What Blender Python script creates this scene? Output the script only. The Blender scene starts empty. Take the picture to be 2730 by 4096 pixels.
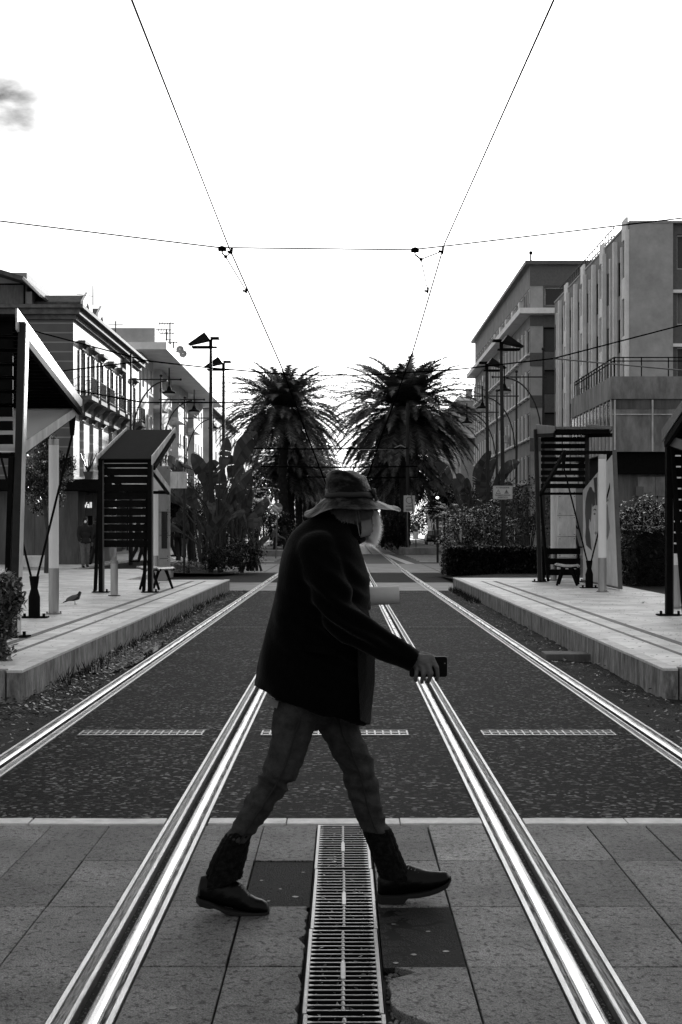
import bpy, bmesh, math, random
from mathutils import Vector, Matrix, noise
from math import radians as R, sin, cos, pi, atan2
random.seed(7)
sc = bpy.context.scene
COL = sc.collection
FX, VPX, VPY, H = 3267.0, 788.0, 1218.0, 1.55
def P(x, y, D): return Vector(((x-VPX)/FX*D, D, H-(y-VPY)/FX*D))
ORG = {}
# ------------------------------------------------------------------ object bookkeeping
def tag(o, label=None, cat=None, group=None, kind=None):
    if label: o['label'] = label
    if cat: o['category'] = cat
    if group: o['group'] = group
    if kind: o['kind'] = kind
    return o
def empty(name, loc, label=None, cat=None, group=None):
    o = bpy.data.objects.new(name, None); COL.objects.link(o)
    o.location = loc; o.empty_display_size = .1
    ORG[o.name] = Vector(loc)
    return tag(o, label, cat, group)
def org_of(p):
    return ORG.get(p.name, Vector((0,0,0))) if p else Vector((0,0,0))
def link_mesh(name, me, m, parent=None, loc=None):
    o = bpy.data.objects.new(name, me); COL.objects.link(o)
    if m and len(me.materials) == 0: me.materials.append(m)
    if parent: o.parent = parent
    if loc is not None: o.location = loc
    return o
def copy_tree(o, parent=None):
    c = o.copy(); COL.objects.link(c)
    if parent: c.parent = parent
    for ch in list(o.children): copy_tree(ch, c)
    return c
class MB:
    def __init__(s): s.v = []; s.f = []; s.mi = []; s.cur = 0
    def add(s, vs, fs):
        b = len(s.v); s.v += [tuple(v) for v in vs]
        for f in fs: s.f.append([b+i for i in f]); s.mi.append(s.cur)
        return s
    def quad(s, a, b, c, d): return s.add([a,b,c,d], [(0,1,2,3)])
    def box(s, x0, x1, y0, y1, z0, z1):
        vs = [(x,y,z) for z in (z0,z1) for y in (y0,y1) for x in (x0,x1)]
        return s.add(vs, [(0,2,3,1),(4,5,7,6),(0,1,5,4),(2,6,7,3),(0,4,6,2),(1,3,7,5)])
    def beam(s, p, q, w, h, up=(0,0,1), w2=None, h2=None):
        p = Vector(p); q = Vector(q); d = (q-p).normalized(); u = Vector(up)
        if abs(d.dot(u)) > .98: u = Vector((0,1,0))
        sd = d.cross(u).normalized(); u = sd.cross(d).normalized()
        w2 = w if w2 is None else w2; h2 = h if h2 is None else h2
        vs = []
        for c, ww, hh in ((p,w,h),(q,w2,h2)):
            for a, b in ((-1,-1),(1,-1),(1,1),(-1,1)): vs.append(c+sd*a*ww/2+u*b*hh/2)
        return s.add(vs, [(3,2,1,0),(4,5,6,7),(0,1,5,4),(1,2,6,5),(2,3,7,6),(3,0,4,7)])
    def tube(s, pts, r, n=8, cap=True):
        pts = [Vector(p) for p in pts]
        rs = r if isinstance(r, (list,tuple)) else [r]*len(pts)
        b = len(s.v); N = len(pts); prev = None
        for i, p in enumerate(pts):
            d = (pts[min(i+1,N-1)]-pts[max(i-1,0)]).normalized()
            u = Vector((0,0,1)) if abs(d.z) < .9 else Vector((0,1,0))
            if prev is not None and (prev - d*prev.dot(d)).length > .1: u = prev
            a = (u-d*u.dot(d)).normalized(); c = d.cross(a); prev = a
            for k in range(n):
                t = 2*pi*k/n; s.v.append(tuple(p+(a*cos(t)+c*sin(t))*rs[i]))
        for i in range(N-1):
            for k in range(n):
                k2 = (k+1) % n
                s.f.append([b+i*n+k, b+i*n+k2, b+(i+1)*n+k2, b+(i+1)*n+k]); s.mi.append(s.cur)
        if cap:
            s.f.append([b+k for k in range(n)][::-1]); s.mi.append(s.cur)
            s.f.append([b+(N-1)*n+k for k in range(n)]); s.mi.append(s.cur)
        return s
    def cyl(s, x, y, z0, z1, r, n=20, r2=None):
        return s.tube([(x,y,z0),(x,y,z1)], [r, r if r2 is None else r2], n)
    def lathe(s, prof, c=(0,0,0), n=24, fn=None):
        b = len(s.v); N = len(prof)
        for r, z in prof:
            for k in range(n):
                t = 2*pi*k/n; p = Vector((r*cos(t), r*sin(t), z))
                if fn: p = fn(p, t)
                s.v.append(tuple(p+Vector(c)))
        for i in range(N-1):
            for k in range(n):
                k2 = (k+1) % n
                s.f.append([b+i*n+k, b+i*n+k2, b+(i+1)*n+k2, b+(i+1)*n+k]); s.mi.append(s.cur)
        return s
    def prism(s, poly, axis, a, b):
        n = len(poly); vs = []
        for t in (a, b):
            for p in poly:
                vs.append({'x': (t,p[0],p[1]), 'y': (p[0],t,p[1]), 'z': (p[0],p[1],t)}[axis])
        return s.add(vs, [tuple(range(n))[::-1], tuple(range(n,2*n))]+[(i,(i+1)%n,n+(i+1)%n,n+i) for i in range(n)])
    def sphere(s, c, r, n=12, m=8):
        c = Vector(c); r = r if isinstance(r, (tuple,list)) else (r,r,r)
        prof = [(sin(pi*i/m), -cos(pi*i/m)) for i in range(m+1)]
        b = len(s.v)
        s.lathe([(max(a,1e-4), z) for a, z in prof], n=n)
        for i in range(b, len(s.v)):
            v = s.v[i]; s.v[i] = (c.x+v[0]*r[0], c.y+v[1]*r[1], c.z+v[2]*r[2])
        s.f.append([b+k for k in range(n)][::-1]); s.mi.append(s.cur)
        s.f.append([b+m*n+k for k in range(n)]); s.mi.append(s.cur)
        return s
    def mesh(s, name, mats, off=(0,0,0), smooth=False):
        me = bpy.data.meshes.new(name); o = Vector(off)
        me.from_pydata([tuple(Vector(v)-o) for v in s.v], [], s.f)
        for m in (mats if isinstance(mats, (list,tuple)) else [mats]): me.materials.append(m)
        me.polygons.foreach_set('material_index', s.mi)
        if smooth: me.polygons.foreach_set('use_smooth', [True]*len(me.polygons))
        me.validate(); me.update()
        return me
    def build(s, name, mats, parent=None, smooth=False, bevel=0, fixn=True, org=None):
        off = org_of(parent) if parent else Vector(org or (0,0,0))
        me = s.mesh(name, mats, off, smooth)
        if fixn:
            bm = bmesh.new(); bm.from_mesh(me); bmesh.ops.recalc_face_normals(bm, faces=bm.faces)
            bm.to_mesh(me); bm.free()
        o = link_mesh(name, me, None, parent)
        if not parent: o.location = off
        ORG[o.name] = off
        if parent and parent.type == 'MESH': pass
        if bevel:
            b = o.modifiers.new('bevel','BEVEL'); b.width = bevel; b.segments = 2; b.limit_method = 'ANGLE'
        return o
# ------------------------------------------------------------------ materials
def newmat(name):
    m = bpy.data.materials.new(name); m.use_nodes = True
    nt = m.node_tree; b = nt.nodes['Principled BSDF']
    return m, nt, b
def g(v): return (v,v,v,1)
def M(name, v, rough=.8, var=.25, scale=4, bump=0, bscale=60, metal=0, spec=.4, stretch=(1,1,1), stain=0, stscale=.7, rvar=0, sheen=0, st01=(.42,.62)):
    m, nt, b = newmat(name); N = nt.nodes; L = nt.links
    tc = N.new('ShaderNodeTexCoord'); mp = N.new('ShaderNodeMapping'); mp.inputs['Scale'].default_value = stretch
    L.new(tc.outputs['Object'], mp.inputs[0])
    n1 = N.new('ShaderNodeTexNoise'); n1.inputs['Scale'].default_value = scale; n1.inputs['Detail'].default_value = 8; n1.inputs['Roughness'].default_value = .65
    L.new(mp.outputs[0], n1.inputs['Vector'])
    mr = N.new('ShaderNodeMapRange'); mr.inputs['From Min'].default_value = .3; mr.inputs['From Max'].default_value = .7
    mr.inputs['To Min'].default_value = v*(1-var); mr.inputs['To Max'].default_value = v*(1+var)
    L.new(n1.outputs['Fac'], mr.inputs['Value'])
    out = mr.outputs[0]
    if stain:
        n2 = N.new('ShaderNodeTexNoise'); n2.inputs['Scale'].default_value = stscale; n2.inputs['Detail'].default_value = 10; n2.inputs['Roughness'].default_value = .7
        L.new(mp.outputs[0], n2.inputs['Vector'])
        r2 = N.new('ShaderNodeMapRange'); r2.inputs['From Min'].default_value = st01[0]; r2.inputs['From Max'].default_value = st01[1]
        r2.inputs['To Min'].default_value = 1; r2.inputs['To Max'].default_value = 1-stain
        L.new(n2.outputs['Fac'], r2.inputs['Value'])
        mu = N.new('ShaderNodeMath'); mu.operation = 'MULTIPLY'; L.new(out, mu.inputs[0]); L.new(r2.outputs[0], mu.inputs[1]); out = mu.outputs[0]
    L.new(out, b.inputs['Base Color'])
    b.inputs['Roughness'].default_value = rough; b.inputs['Metallic'].default_value = metal
    b.inputs['Specular IOR Level'].default_value = spec
    if sheen: b.inputs['Sheen Weight'].default_value = sheen; b.inputs['Sheen Roughness'].default_value = .4
    if rvar:
        r3 = N.new('ShaderNodeMapRange'); r3.inputs['From Min'].default_value = .3; r3.inputs['From Max'].default_value = .7
        r3.inputs['To Min'].default_value = max(.02, rough-rvar); r3.inputs['To Max'].default_value = min(1, rough+rvar)
        L.new(n1.outputs['Fac'], r3.inputs['Value']); L.new(r3.outputs[0], b.inputs['Roughness'])
    if bump:
        nb = N.new('ShaderNodeTexNoise'); nb.inputs['Scale'].default_value = bscale; nb.inputs['Detail'].default_value = 6
        L.new(mp.outputs[0], nb.inputs['Vector'])
        bp = N.new('ShaderNodeBump'); bp.inputs['Strength'].default_value = bump; bp.inputs['Distance'].default_value = .02
        L.new(nb.outputs['Fac'], bp.inputs['Height']); L.new(bp.outputs[0], b.inputs['Normal'])
    return m
def M_leaf(name, v, rough=.45, trans=.15, var=.5, spec=.5):
    m, nt, b = newmat(name); N = nt.nodes; L = nt.links
    gi = N.new('ShaderNodeNewGeometry')
    mr = N.new('ShaderNodeMapRange'); mr.inputs['To Min'].default_value = v*(1-var); mr.inputs['To Max'].default_value = v*(1+var)
    L.new(gi.outputs['Random Per Island'], mr.inputs['Value']); L.new(mr.outputs[0], b.inputs['Base Color'])
    b.inputs['Roughness'].default_value = rough; b.inputs['Specular IOR Level'].default_value = spec
    if trans:
        t = N.new('ShaderNodeBsdfTranslucent'); L.new(mr.outputs[0], t.inputs['Color'])
        mx = N.new('ShaderNodeMixShader'); mx.inputs[0].default_value = trans
        L.new(b.outputs[0], mx.inputs[1]); L.new(t.outputs[0], mx.inputs[2])
        L.new(mx.outputs[0], N['Material Output'].inputs['Surface'])
    return m
def M_asphalt(name, v, gl=.45):
    m, nt, b = newmat(name); N = nt.nodes; L = nt.links
    tc = N.new('ShaderNodeTexCoord')
    vo = N.new('ShaderNodeTexVoronoi'); vo.inputs['Scale'].default_value = 42
    vo2 = N.new('ShaderNodeTexVoronoi'); vo2.inputs['Scale'].default_value = 150
    no = N.new('ShaderNodeTexNoise'); no.inputs['Scale'].default_value = 1.1; no.inputs['Detail'].default_value = 10; no.inputs['Roughness'].default_value = .7
    for n in (vo, vo2, no): L.new(tc.outputs['Object'], n.inputs['Vector'])
    cr = N.new('ShaderNodeSeparateColor'); L.new(vo.outputs['Color'], cr.inputs[0])
    pw = N.new('ShaderNodeMath'); pw.operation = 'POWER'; pw.inputs[1].default_value = 9; L.new(cr.outputs[0], pw.inputs[0])
    mr = N.new('ShaderNodeMapRange'); mr.inputs['To Min'].default_value = v*.25; mr.inputs['To Max'].default_value = v*95; L.new(pw.outputs[0], mr.inputs['Value'])  # pale grit grains, with their sparkle put into the base colour
    m2 = N.new('ShaderNodeMapRange'); m2.inputs['From Min'].default_value = .35; m2.inputs['From Max'].default_value = .65; m2.inputs['To Min'].default_value = .4; m2.inputs['To Max'].default_value = 1.6; L.new(no.outputs['Fac'], m2.inputs['Value'])
    mu = N.new('ShaderNodeMath'); mu.operation = 'MULTIPLY'; L.new(mr.outputs[0], mu.inputs[0]); L.new(m2.outputs[0], mu.inputs[1])
    L.new(mu.outputs[0], b.inputs['Base Color'])
    b.inputs['Roughness'].default_value = .6; b.inputs['Specular IOR Level'].default_value = .03
    ad = N.new('ShaderNodeMath'); ad.operation = 'ADD'; L.new(vo.outputs['Distance'], ad.inputs[0]); L.new(vo2.outputs['Distance'], ad.inputs[1])
    bp = N.new('ShaderNodeBump'); bp.inputs['Strength'].default_value = 1; bp.inputs['Distance'].default_value = .012; bp.invert = True
    L.new(ad.outputs[0], bp.inputs['Height']); L.new(bp.outputs[0], b.inputs['Normal'])
    return m
def M_slab(name, v):
    m, nt, b = newmat(name); N = nt.nodes; L = nt.links
    at = N.new('ShaderNodeAttribute'); at.attribute_name = 'tone'
    tc = N.new('ShaderNodeTexCoord')
    mp = N.new('ShaderNodeMapping'); mp.inputs['Scale'].default_value = (1,.8,1); L.new(tc.outputs['Object'], mp.inputs[0])
    n1 = N.new('ShaderNodeTexNoise'); n1.inputs['Scale'].default_value = 38; n1.inputs['Detail'].default_value = 4; n1.inputs['Roughness'].default_value = .55
    n2 = N.new('ShaderNodeTexNoise'); n2.inputs['Scale'].default_value = 170; n2.inputs['Detail'].default_value = 3
    n3 = N.new('ShaderNodeTexNoise'); n3.inputs['Scale'].default_value = 2.2; n3.inputs['Detail'].default_value = 9; n3.inputs['Roughness'].default_value = .7
    for n in (n1,n2,n3): L.new(mp.outputs[0], n.inputs['Vector'])
    pit_dark = N.new('ShaderNodeMapRange'); pit_dark.inputs['From Min'].default_value = .34; pit_dark.inputs['From Max'].default_value = .46; pit_dark.inputs['To Min'].default_value = .22; pit_dark.inputs['To Max'].default_value = 1
    L.new(n1.outputs['Fac'], pit_dark.inputs['Value'])
    fg = N.new('ShaderNodeMapRange'); fg.inputs['From Min'].default_value = .3; fg.inputs['From Max'].default_value = .7; fg.inputs['To Min'].default_value = .35; fg.inputs['To Max'].default_value = 1.65
    L.new(n2.outputs['Fac'], fg.inputs['Value'])
    st = N.new('ShaderNodeMapRange'); st.inputs['From Min'].default_value = .3; st.inputs['From Max'].default_value = .7; st.inputs['To Min'].default_value = .4; st.inputs['To Max'].default_value = 1.4
    L.new(n3.outputs['Fac'], st.inputs['Value'])
    o = at.outputs['Fac']
    for k in (pit_dark, fg, st):
        mu = N.new('ShaderNodeMath'); mu.operation = 'MULTIPLY'; L.new(o, mu.inputs[0]); L.new(k.outputs[0], mu.inputs[1]); o = mu.outputs[0]
    mv = N.new('ShaderNodeMath'); mv.operation = 'MULTIPLY'; mv.inputs[1].default_value = v; L.new(o, mv.inputs[0])
    L.new(mv.outputs[0], b.inputs['Base Color'])
    b.inputs['Roughness'].default_value = .6; b.inputs['Specular IOR Level'].default_value = .2
    ad = N.new('ShaderNodeMath'); ad.operation = 'ADD'; L.new(pit_dark.outputs[0], ad.inputs[0]); L.new(n2.outputs['Fac'], ad.inputs[1])
    bp = N.new('ShaderNodeBump'); bp.inputs['Strength'].default_value = .9; bp.inputs['Distance'].default_value = .006
    L.new(ad.outputs[0], bp.inputs['Height']); L.new(bp.outputs[0], b.inputs['Normal'])
    return m
def M_crack(name, v):
    m, nt, b = newmat(name); N = nt.nodes; L = nt.links
    tc = N.new('ShaderNodeTexCoord')
    nz = N.new('ShaderNodeTexNoise'); nz.inputs['Scale'].default_value = 6; nz.inputs['Detail'].default_value = 6
    L.new(tc.outputs['Object'], nz.inputs['Vector'])
    mx = N.new('ShaderNodeMix'); mx.data_type = 'RGBA'; mx.inputs['Factor'].default_value = .18
    L.new(tc.outputs['Object'], mx.inputs['A']); L.new(nz.outputs['Color'], mx.inputs['B'])
    vo = N.new('ShaderNodeTexVoronoi'); vo.feature = 'DISTANCE_TO_EDGE'; vo.inputs['Scale'].default_value = 11
    L.new(mx.outputs['Result'], vo.inputs['Vector'])
    n3 = N.new('ShaderNodeTexNoise'); n3.inputs['Scale'].default_value = 3; L.new(tc.outputs['Object'], n3.inputs['Vector'])
    th = N.new('ShaderNodeMapRange'); th.inputs['From Min'].default_value = .4; th.inputs['From Max'].default_value = .6; th.inputs['To Min'].default_value = .004; th.inputs['To Max'].default_value = .11
    L.new(n3.outputs['Fac'], th.inputs['Value'])
    gt = N.new('ShaderNodeMath'); gt.operation = 'GREATER_THAN'; L.new(vo.outputs['Distance'], gt.inputs[0]); L.new(th.outputs[0], gt.inputs[1])
    fn = N.new('ShaderNodeTexNoise'); fn.inputs['Scale'].default_value = 160; L.new(tc.outputs['Object'], fn.inputs['Vector'])
    fr = N.new('ShaderNodeMapRange'); fr.inputs['From Min'].default_value = .3; fr.inputs['From Max'].default_value = .75; fr.inputs['To Min'].default_value = .4; fr.inputs['To Max'].default_value = 1.9
    L.new(fn.outputs['Fac'], fr.inputs['Value'])
    m1 = N.new('ShaderNodeMath'); m1.operation = 'MULTIPLY'; L.new(gt.outputs[0], m1.inputs[0]); L.new(fr.outputs[0], m1.inputs[1])
    m2 = N.new('ShaderNodeMath'); m2.operation = 'MULTIPLY_ADD'; m2.inputs[1].default_value = v; m2.inputs[2].default_value = .002; L.new(m1.outputs[0], m2.inputs[0])
    L.new(m2.outputs[0], b.inputs['Base Color']); b.inputs['Roughness'].default_value = .7; b.inputs['Specular IOR Level'].default_value = .06
    bp = N.new('ShaderNodeBump'); bp.inputs['Strength'].default_value = .7; bp.inputs['Distance'].default_value = .01
    L.new(m1.outputs[0], bp.inputs['Height']); L.new(bp.outputs[0], b.inputs['Normal'])
    return m
def M_bands(name, v1, v2, pitch, frac, z0, rough=.75, axis=2, var=.12):
    """flat courses with a thin lighter course between them (real banded facade)"""
    m, nt, b = newmat(name); N = nt.nodes; L = nt.links
    ge = N.new('ShaderNodeNewGeometry'); sp = N.new('ShaderNodeSeparateXYZ'); L.new(ge.outputs['Position'], sp.inputs[0])
    a = N.new('ShaderNodeMath'); a.operation = 'SUBTRACT'; a.inputs[1].default_value = z0; L.new(sp.outputs[axis], a.inputs[0])
    d = N.new('ShaderNodeMath'); d.operation = 'DIVIDE'; d.inputs[1].default_value = pitch; L.new(a.outputs[0], d.inputs[0])
    f = N.new('ShaderNodeMath'); f.operation = 'FRACT'; L.new(d.outputs[0], f.inputs[0])
    l = N.new('ShaderNodeMath'); l.operation = 'LESS_THAN'; l.inputs[1].default_value = frac; L.new(f.outputs[0], l.inputs[0])
    no = N.new('ShaderNodeTexNoise'); no.inputs['Scale'].default_value = 1.5; no.inputs['Detail'].default_value = 9; L.new(ge.outputs['Position'], no.inputs['Vector'])
    mr = N.new('ShaderNodeMapRange'); mr.inputs['From Min'].default_value = .3; mr.inputs['From Max'].default_value = .7; mr.inputs['To Min'].default_value = 1-var; mr.inputs['To Max'].default_value = 1+var
    L.new(no.outputs['Fac'], mr.inputs['Value'])
    mx = N.new('ShaderNodeMapRange'); mx.inputs['To Min'].default_value = v1; mx.inputs['To Max'].default_value = v2; L.new(l.outputs[0], mx.inputs['Value'])
    mu = N.new('ShaderNodeMath'); mu.operation = 'MULTIPLY'; L.new(mx.outputs[0], mu.inputs[0]); L.new(mr.outputs[0], mu.inputs[1])
    L.new(mu.outputs[0], b.inputs['Base Color']); b.inputs['Roughness'].default_value = rough
    return m
MT = {}
MT['asphalt'] = M_asphalt('asphalt', .0027)
MT['street'] = M('street_asphalt', .028, .7, .3, 3, .3, 90, stain=.3)
MT['slab'] = M_slab('stone_slab', .155)
MT['joint'] = M('joint_soil', .006, .95, .4, 30)
MT['crack'] = M_crack('cracked_patch', .021)
MT['soil'] = M('soil', .012, .95, .6, 9, 1, 35, stain=.5, stscale=3)
MT['litter'] = M_leaf('leaf_litter', .045, .4, 0, .9)
MT['water'] = M('puddle_water', .01, .03, .1, spec=.8)
MT['steel'] = M('rail_steel', .46, .27, .3, 4, .06, 12, metal=1, stretch=(9,.5,1), rvar=.14)
MT['steel_dull'] = M('rail_edge_steel', .5, .42, .25, 6, .3, 50, metal=1, stretch=(6,.6,1))
MT['rubber'] = M('rubber_strip', .09, .4, .9, 16, 1, 28, spec=.7, stretch=(7,.35,1))
MT['kerbwhite'] = M('pale_kerb_stone', .62, .6, .25, 9, .4, 60)
MT['kerbstone'] = M('kerb_stone', .15, .65, .35, 9, .5, 60)
MT['platform'] = M('platform_concrete', .78, .45, .3, 2.2, .25, 45, stain=.35, stscale=1.3, rvar=.1)
MT['platform_side'] = M('platform_side_concrete', .3, .7, .45, 14, .5, 60, stretch=(1.6,1.6,.5), stain=.65, stscale=3.2)
MT['pavelight'] = M('light_paving', .17, .6, .35, 1.3, .3, 20, stain=.3)
MT['timber'] = M('crossing_planks', .14, .5, .35, 2, .3, 30)
MT['paint'] = M('road_paint', .5, .6, .2, 5, stain=.4)
MT['galv'] = M('galvanised_steel', .26, .42, .25, 8, .2, 60, metal=1, rvar=.1)
MT['stainless'] = M('brushed_steel', .4, .3, .2, 5, .05, 80, metal=1, stretch=(4,4,.4))
MT['dark'] = M('dark_metal', .007, .8, .3, 8, .1, 60, spec=.03)
MT['darkmid'] = M('weathered_dark_metal', .022, .6, .35, 5, .1, 60, spec=.2)
MT['fascia'] = M('grey_fascia', .6, .5, .3, 3, .1, 50, stretch=(1,1,.5), stain=.2, stscale=4)
MT['dglass'] = M('dull_window_glass', .02, .6, .5, 1.3, spec=.05)
MT['board'] = M('painted_board', .62, .6, .12, 3, stain=.15, stscale=2)
MT['greywall2'] = M('grey_render_street', .26, .85, .15, 1.2, .1, 20, stain=.2, stscale=.5)
MT['fascia_dull'] = M('dull_fascia', .09, .5, .3, 3, .1, 50)
MT['wing'] = M_leaf('frosted_panel', .92, .18, .5, .05, .9)
MT['opal'] = M('opal_tube', .82, .3, .05, 3, spec=.5)
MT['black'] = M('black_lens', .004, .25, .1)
MT['glass'] = M('window_glass', .01, .12, .2, 1, spec=.35)
MT['curtain'] = M('drawn_curtain', .16, .7, .3, 12, stretch=(1,1,.2))
MT['shutter'] = M('shutter', .06, .6, .3, 8, stretch=(1,1,6))
MT['wframe'] = M('window_frame', .32, .5, .1)
MT['white'] = M('white_render', .66, .8, .12, 1.2, .1, 25, stain=.18, stscale=.5)
MT['rwhite'] = M('pale_fin', .92, .75, .1, 1.2, .1, 25, stain=.12)
MT['greywall'] = M('grey_render', .44, .85, .15, 1.2, .1, 20, stain=.2, stscale=.5)
MT['greydark'] = M('dark_tile_band', .12, .6, .2, 6, .1, 30)
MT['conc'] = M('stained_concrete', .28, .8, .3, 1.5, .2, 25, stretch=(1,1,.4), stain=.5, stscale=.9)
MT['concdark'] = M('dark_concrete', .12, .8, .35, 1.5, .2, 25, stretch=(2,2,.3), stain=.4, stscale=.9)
MT['cornice'] = M('old_cornice', .17, .85, .4, 3, .3, 20, stain=.4, stscale=2)
MT['tile'] = M('roof_tile', .09, .8, .5, 5, 1, 8)
MT['trunk'] = M('palm_trunk', .018, .9, .5, 6, 1, 12)
MT['bark'] = M('bark', .04, .9, .4, 10, .8, 25)
MT['palmleaf'] = M_leaf('palm_leaflet', .095, .45, .2, .7, .3)
MT['deadleaf'] = M_leaf('dead_frond', .02, .7, .1, .5, .2)
MT['leaf'] = M_leaf('glossy_leaf', .026, .22, .08, .7, .5)
MT['leafp'] = M_leaf('pale_leaf', .13, .35, .12, .5, .6)
MT['leafd'] = M_leaf('dark_hedge_leaf', .013, .4, .06, .6, .2)
MT['paddle'] = M_leaf('paddle_leaf', .048, .4, .2, .45, .25)
MT['stalk'] = M('leaf_stalk', .03, .6, .3, 5)
MT['coat'] = M('black_coat', .0016, .95, .4, 30, .2, 140, spec=.03, sheen=.085)
MT['jeans'] = M('dark_jeans', .038, .9, .6, 12, .4, 240, spec=.05, sheen=.02)
MT['seam'] = M('jeans_seam', .012, .9, .2)
MT['sock'] = M('knitted_sock', .008, .95, .8, 40, .8, 70, spec=.03, sheen=.02)
MT['leather'] = M('black_leather', .0015, .33, .3, 20, .1, 90, spec=.16)
MT['sole'] = M('rubber_sole', .004, .8, .3, 20)
MT['skin'] = M('skin', .10, .6, .2, 14, .3, 90, spec=.3)
MT['hatm'] = M('sheen_painted_hat', .035, .45, .8, 10, .4, 22, spec=.05, stretch=(1,1,2.2), stain=.93, stscale=11, st01=(.36,.5))  # pale patches are painted highlights: cloth sheen put into the colour
MT['hatband'] = M('hat_band', .006, .7, .3)
MT['mask'] = M('face_mask', .19, .8, .15, 20, .2, 60)
MT['hair'] = M_leaf('white_hair', .95, .6, .6, .05, .3)
MT['wire'] = M('cable_black', .003, .95, .1, spec=0)
MT['paper'] = M('rolled_paper', .5, .6, .12, 6, .1, 30)
MT['phone'] = M('phone_black', .002, .3, .1, spec=.1)
MT['cloth1'] = M('dark_cloth', .014, .9, .3, 20)
MT['cloth2'] = M('mid_cloth', .13, .9, .3, 20)
MT['cloth3'] = M('light_cloth', .2, .9, .2, 20)
MT['sign'] = M('sign_white', .5, .5, .06, 4)
MT['signdark'] = M('sign_dark', .035, .5, .1)
MT['signmid'] = M('sign_mid', .2, .5, .1)
MT['carp'] = M('car_paint', .012, .2, .1, spec=.6)
MT['carg'] = M('car_glass', .03, .05, .1, spec=1)
MT['reflector'] = M('headlamp', .6, .2, .1)
def emis(name, v):
    m, nt, b = newmat(name); b.inputs['Emission Color'].default_value = g(1); b.inputs['Emission Strength'].default_value = v; b.inputs['Base Color'].default_value = g(.5); return m
MT['lit'] = emis('lit_lamp', 2.5)
MT['litsign'] = emis('lit_sign', .55)
EXPO, SKYS, SUNE, CLOUDV, SKYLO, SKYHI = 0.8, 0.12, 5.0, 0.6, 0.28, 1.9
# ------------------------------------------------------------------ camera, world, sun
cam = bpy.data.cameras.new('camera'); co = bpy.data.objects.new('camera', cam); COL.objects.link(co)
co.location = (0,0,H); co.rotation_euler = (R(90),0,0)
cam.sensor_fit = 'VERTICAL'; cam.sensor_height = 36; cam.lens = FX/2353*36
cam.shift_x = -(VPX-784)/2353; cam.shift_y = (VPY-1176.5)/2353
cam.clip_end = 4000; cam.clip_start = .05
sc.camera = co
sc.view_settings.view_transform = 'Standard'; sc.view_settings.look = 'None'; sc.view_settings.exposure = EXPO; sc.view_settings.gamma = 1
AZ, EL = R(12.3), R(11.46)
w = bpy.data.worlds.new('World'); sc.world = w; w.use_nodes = True
N = w.node_tree.nodes; L = w.node_tree.links; N.clear()
sky = N.new('ShaderNodeTexSky'); sky.sky_type = 'NISHITA'; sky.sun_disc = False; sky.sun_elevation = EL; sky.sun_rotation = AZ
sky.air_density = 1.6; sky.dust_density = 4; sky.ozone_density = .5
bw = N.new('ShaderNodeRGBToBW'); L.new(sky.outputs[0], bw.inputs[0])
tc = N.new('ShaderNodeTexCoord')
def cloud(d, rad, amt, scale, stretch):
    """a soft grey cloud bank in direction d"""
    dd = Vector(d).normalized()
    su = N.new('ShaderNodeVectorMath'); su.operation = 'SUBTRACT'; su.inputs[1].default_value = dd; L.new(tc.outputs['Generated'], su.inputs[0])
    mp = N.new('ShaderNodeVectorMath'); mp.operation = 'MULTIPLY'; mp.inputs[1].default_value = stretch; L.new(su.outputs[0], mp.inputs[0])
    ln = N.new('ShaderNodeVectorMath'); ln.operation = 'LENGTH'; L.new(mp.outputs[0], ln.inputs[0])
    mr = N.new('ShaderNodeMapRange'); mr.interpolation_type = 'SMOOTHERSTEP'; mr.inputs['From Min'].default_value = 0; mr.inputs['From Max'].default_value = rad; mr.inputs['To Min'].default_value = 1; mr.inputs['To Max'].default_value = 0
    L.new(ln.outputs['Value'], mr.inputs['Value'])
    m2 = N.new('ShaderNodeVectorMath'); m2.operation = 'MULTIPLY'; m2.inputs[1].default_value = (1,1,2.2); L.new(tc.outputs['Generated'], m2.inputs[0])
    no = N.new('ShaderNodeTexNoise'); no.inputs['Scale'].default_value = scale; no.inputs['Detail'].default_value = 7; L.new(m2.outputs[0], no.inputs['Vector'])
    nr = N.new('ShaderNodeMapRange'); nr.inputs['From Min'].default_value = .35; nr.inputs['From Max'].default_value = .65; L.new(no.outputs['Fac'], nr.inputs['Value'])
    mu = N.new('ShaderNodeMath'); mu.operation = 'MULTIPLY'; L.new(mr.outputs[0], mu.inputs[0]); L.new(nr.outputs[0], mu.inputs[1])
    ma = N.new('ShaderNodeMath'); ma.operation = 'MULTIPLY'; ma.inputs[1].default_value = amt; ma.use_clamp = True; L.new(mu.outputs[0], ma.inputs[0])
    return ma.outputs[0]
def dirv(x, y): return ((x-VPX)/FX, 1, (VPY-y)/FX)
c1 = cloud(dirv(-20,235), .07, 1.35, 14, (1,1,1.1))
c2 = cloud(dirv(320,690), .2, .82, 5, (.8,.8,2.6))
c3 = cloud(dirv(1520,-10), .05, .9, 14, (1,1,3))
cl_ = N.new('ShaderNodeClamp'); cl_.inputs['Min'].default_value = SKYLO/SKYS; cl_.inputs['Max'].default_value = SKYHI/SKYS; L.new(bw.outputs[0], cl_.inputs['Value'])
out = cl_.outputs[0]
mn = N.new('ShaderNodeMath'); mn.operation = 'MAXIMUM'; L.new(c1, mn.inputs[0]); L.new(c2, mn.inputs[1])
m3 = N.new('ShaderNodeMath'); m3.operation = 'MAXIMUM'; L.new(mn.outputs[0], m3.inputs[0]); L.new(c3, m3.inputs[1])
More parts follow.
